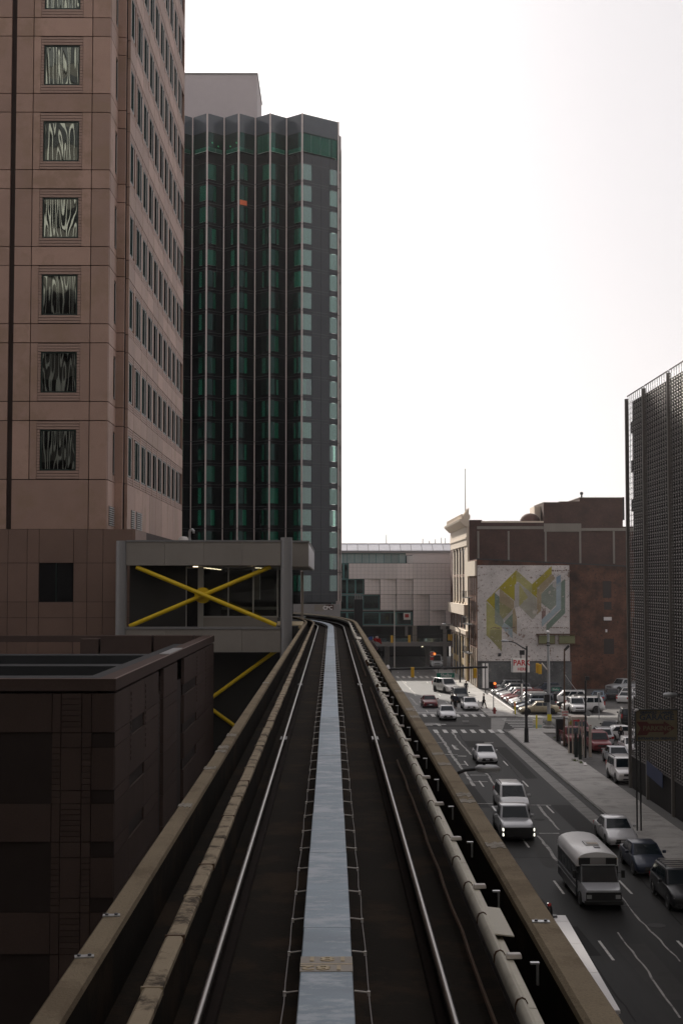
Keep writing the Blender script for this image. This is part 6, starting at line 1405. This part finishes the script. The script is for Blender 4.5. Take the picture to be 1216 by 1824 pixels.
def person_meshes(pose):
    if pose in POSES: return POSES[pose]
    st_ = .12 if pose == 'stand' else .30       # half stride
    bend = .35 if pose == 'pocket' else .12
    J = dict(pel=(0,0,.95), sp=(0,.0,1.15), ch=(0,0,1.38), nk=(0,-.01,1.52), hb=(0,-.02,1.60), hd=(0,-.02,1.70), ht=(0,-.01,1.78))
    hip = {s: (s*.10,0,.90) for s in (-1,1)}; kn = {s: (s*.11, -.04 - s*st_*.5, .50) for s in (-1,1)}; an_ = {s: (s*.11, .02 - s*st_, .09) for s in (-1,1)}; to = {s: (s*.13, -.16 - s*st_, .045) for s in (-1,1)}
    sh = {s: (s*.19,0,1.43) for s in (-1,1)}; el = {s: (s*.26, .03, 1.14) for s in (-1,1)}; wr_ = {s: (s*(.27-bend*.2), -.10-bend*.3, .90+bend*.25) for s in (-1,1)}; pa = {s: (wr_[s][0], wr_[s][1]-.04, wr_[s][2]-.07) for s in (-1,1)}
    V = [J['pel'],J['sp'],J['ch'],J['nk'],J['hb'],J['hd'],J['ht']]; E = [(i,i+1) for i in range(6)]; Rr = [(.15,.11),(.13,.10),(.16,.11),.055,.075,.10,.06]
    for s in (-1,1):
        n = len(V); V += [hip[s],kn[s],an_[s],to[s]]; E += [(0,n),(n,n+1),(n+1,n+2),(n+2,n+3)]; Rr += [.085,.06,.042,.038]
        n = len(V); V += [sh[s],el[s],wr_[s],pa[s]]; E += [(2,n),(n,n+1),(n+1,n+2),(n+2,n+3)]; Rr += [.06,.042,.028,(.04,.022)]
        for q in range(4):
            f0 = (pa[s][0]+(q-1.5)*.018, pa[s][1]-.02, pa[s][2]-.035); ln = (.062,.072,.068,.052)[q]
            n = len(V); V += [(f0[0], f0[1]-.012, f0[2]-ln*.5), (f0[0], f0[1]-.008, f0[2]-ln)]; E += [(len(V)-3-2*q, n), (n, n+1)]; Rr += [.009,.008]
        # thumb from the side of the palm
        n = len(V); V += [(pa[s][0]-s*.035, pa[s][1]-.03, pa[s][2]+.0), (pa[s][0]-s*.045, pa[s][1]-.05, pa[s][2]-.035)]; E += [(n-9, n), (n, n+1)]; Rr += [.010,.009]
    body = skin_mesh('body', V, E, Rr)
    Vc = [J['pel'],J['sp'],J['ch'],(0,-.005,1.49)]; Ec = [(0,1),(1,2),(2,3)]; Rc = [(.185,.145),(.165,.13),(.19,.14),.085]
    n = len(Vc); Vc.insert(0, (0,0,.72)); Ec = [(a+1,b+1) for a,b in Ec] + [(0,1)]; Rc.insert(0, (.20,.16))
    for s in (-1,1): n = len(Vc); Vc += [sh[s],el[s],wr_[s]]; Ec += [(3,n),(n,n+1),(n+1,n+2)]; Rc += [.078,.062,.046]
    coat = skin_mesh('coat', Vc, Ec, Rc, 1)
    Vt = [(0,0,.93)]; Et = []; Rt = [(.16,.125)]
    for s in (-1,1): n = len(Vt); Vt += [hip[s],kn[s],(an_[s][0],an_[s][1],an_[s][2]+.02)]; Et += [(0,n),(n,n+1),(n+1,n+2)]; Rt += [.105,.082,.068]
    tro = skin_mesh('trousers', Vt, Et, Rt)
    shoe = {s: MB().loft([[(an_[s][0]+dx*w, an_[s][1]+dy, z) for dx, z in ((-1,0),(1,0),(.8,h),(-.8,h))] for dy, w, h in ((.09,.035,.09),(.0,.045,.11),(-.12,.05,.07),(-.2,.035,.05))]).mesh('shoe', bevel=.012) for s in (-1,1)}
    hair = MB(); hc = J['hd']
    hair.loft([[(hc[0]+.108*math.cos(b)*math.cos(a), hc[1]+.02+.118*math.cos(b)*math.sin(a), hc[2]+.02+.115*math.sin(b)) for a in [2*math.pi*j/14 for j in range(14)]] for b in [math.pi/2*q/5 for q in range(6)]])
    nose = MB().prism([(-.013,-.115,1.675),(.013,-.115,1.675),(0,-.112,1.72)], (0,-.028,-.004)); eyes = MB()
    for s in (-1,1): eyes.lathe([(.004,-.01),(.012,-.004),(.004,.003)], (s*.035,-.112,1.71), 8, 'y')
    ears = MB()
    for s in (-1,1): ears.box(s*.10-.012, s*.10+.012, -.035, .01, 1.67, 1.73)
    mouth = MB().box(-.025,.025,-.118,-.108,1.638,1.646)
    POSES[pose] = (body, coat, tro, shoe, hair.mesh('hair', smooth=70), nose.mesh('nose'), eyes.mesh('eyes'), ears.mesh('ears', bevel=.006), mouth.mesh('mouth'))
    return POSES[pose]
def person(label, X, Y, rz, coat=m_cloth_black, tro=m_cloth_black, pose='stand', hair=m_hair, z=0.0, group=None):
    b_, c_, t_, s_, h_, n_, e_, ea, mo = person_meshes(pose)
    t = thing('person', label, 'person', (X, Y, z), group); t.rotation_euler = (0,0,R(rz)); ORG[t] = Vector((0,0,0))
    bo_ = place('body', b_, m_skin, t); place('coat', c_, coat, t); place('trousers', t_, tro, t)
    for s in (-1,1): place('shoe', s_[s], m_cloth_black, t)
    place('hair', h_, hair, t); place('nose', n_, m_skin, bo_); place('eyes', e_, m_cloth_black, bo_); place('ears', ea, m_skin, bo_); place('mouth', mo, m_tail, bo_)
    return t
b = gnd(805.5, 1260); person('left of two people in black standing beside the white sedan', b.x, b.y, 20, pose='pocket')
b = gnd(811.5, 1261.5); person('right of two people in black standing beside the white sedan, pale shoes', b.x, b.y, -25, coat=m_cloth_navy)
b = gnd(861, 1261.5, .15); person('person in long black coat standing at the open car door on the sidewalk', b.x, b.y, 70, pose='walk', z=.15)
b = gnd(822.5, 1236, .15); person('person in black jacket on the far sidewalk behind the dark sport utility', max(b.x, 18.7), b.y, 10, z=.15)
b = gnd(1105, 1327); person('person in black among the parked cars in the near lot', b.x, b.y, 150, pose='pocket')

# ================================================================== ADDED UNSEEN BLOCKS BEHIND THE VIEWER (shade the foreground, mirrored in the tower's windows)
def shade_block(label, x0, x1, y0, y1, h, wall, fh=3.9):
    t = thing('added_block', label, 'building', ((x0+x1)/2, (y0+y1)/2, 0), 'unseen blocks added behind the viewer')
    part('wall', MB().box(x0, x1, y0, y1, 0, h), wall, t)
    part('roof', MB().box(x0-.3, x1+.3, y0-.3, y1+.3, h+.004, h+.7), m_hall_grey, t)
    z = 4.5; 
    while z < h - 3:
        for (a, b, c, d) in ((x0+1, x1-1, y1+.003, y1+.06), (x1+.003, x1+.06, y0+1, y1-1), (x0-.06, x0-.003, y0+1, y1-1)): bx('window_band', m_win_black, t, a, b, c, d, z, z+2.3)
        z += fh
    q = x0 + 3
    while q < x1 - 2: bx('pier', m_block_c if wall is m_block_a else wall, t, q, q+.4, y1+.062, y1+.5, 0, h-.5); q += 1.7 if wall is m_block_a else 4.6
    return t
m_block_a = M('added_block_stone', (.10,.09,.08), .8, var=.15); m_block_b = M('added_block_brick', (.10,.07,.055), .85, var=.2); m_block_c = M('added_block_pale', (.55,.53,.48), .8, var=.1)
shade_block('dark stone block added unseen behind the viewer on the left of the track', -60, -9, -75, 29, 72, m_block_a)
shade_block('brown brick block added unseen behind the viewer on the right of the street', 23, 70, -80, 12, 58, m_block_b)
shade_block('pale banded tower added unseen, closing the street far behind the viewer', -40, 60, -150, -100, 150, m_block_c, 5.5)

# ================================================================== THIN HAZE
hm = bpy.data.materials.new('thin_haze'); hm.use_nodes = True
hn_, hl_ = hm.node_tree.nodes, hm.node_tree.links; hn_.clear()
ho = hn_.new('ShaderNodeOutputMaterial'); hv = hn_.new('ShaderNodeVolumePrincipled')
hv.inputs['Color'].default_value = (.95,.93,.94,1); hv.inputs['Density'].default_value = .00016; hv.inputs['Anisotropy'].default_value = .4
hl_.new(hv.outputs[0], ho.inputs['Volume'])
part('haze', MB().box(-1600, 1600, -700, 2300, -1, 160), hm, None, kind='stuff', label='thin bright haze in the air', cat='haze')
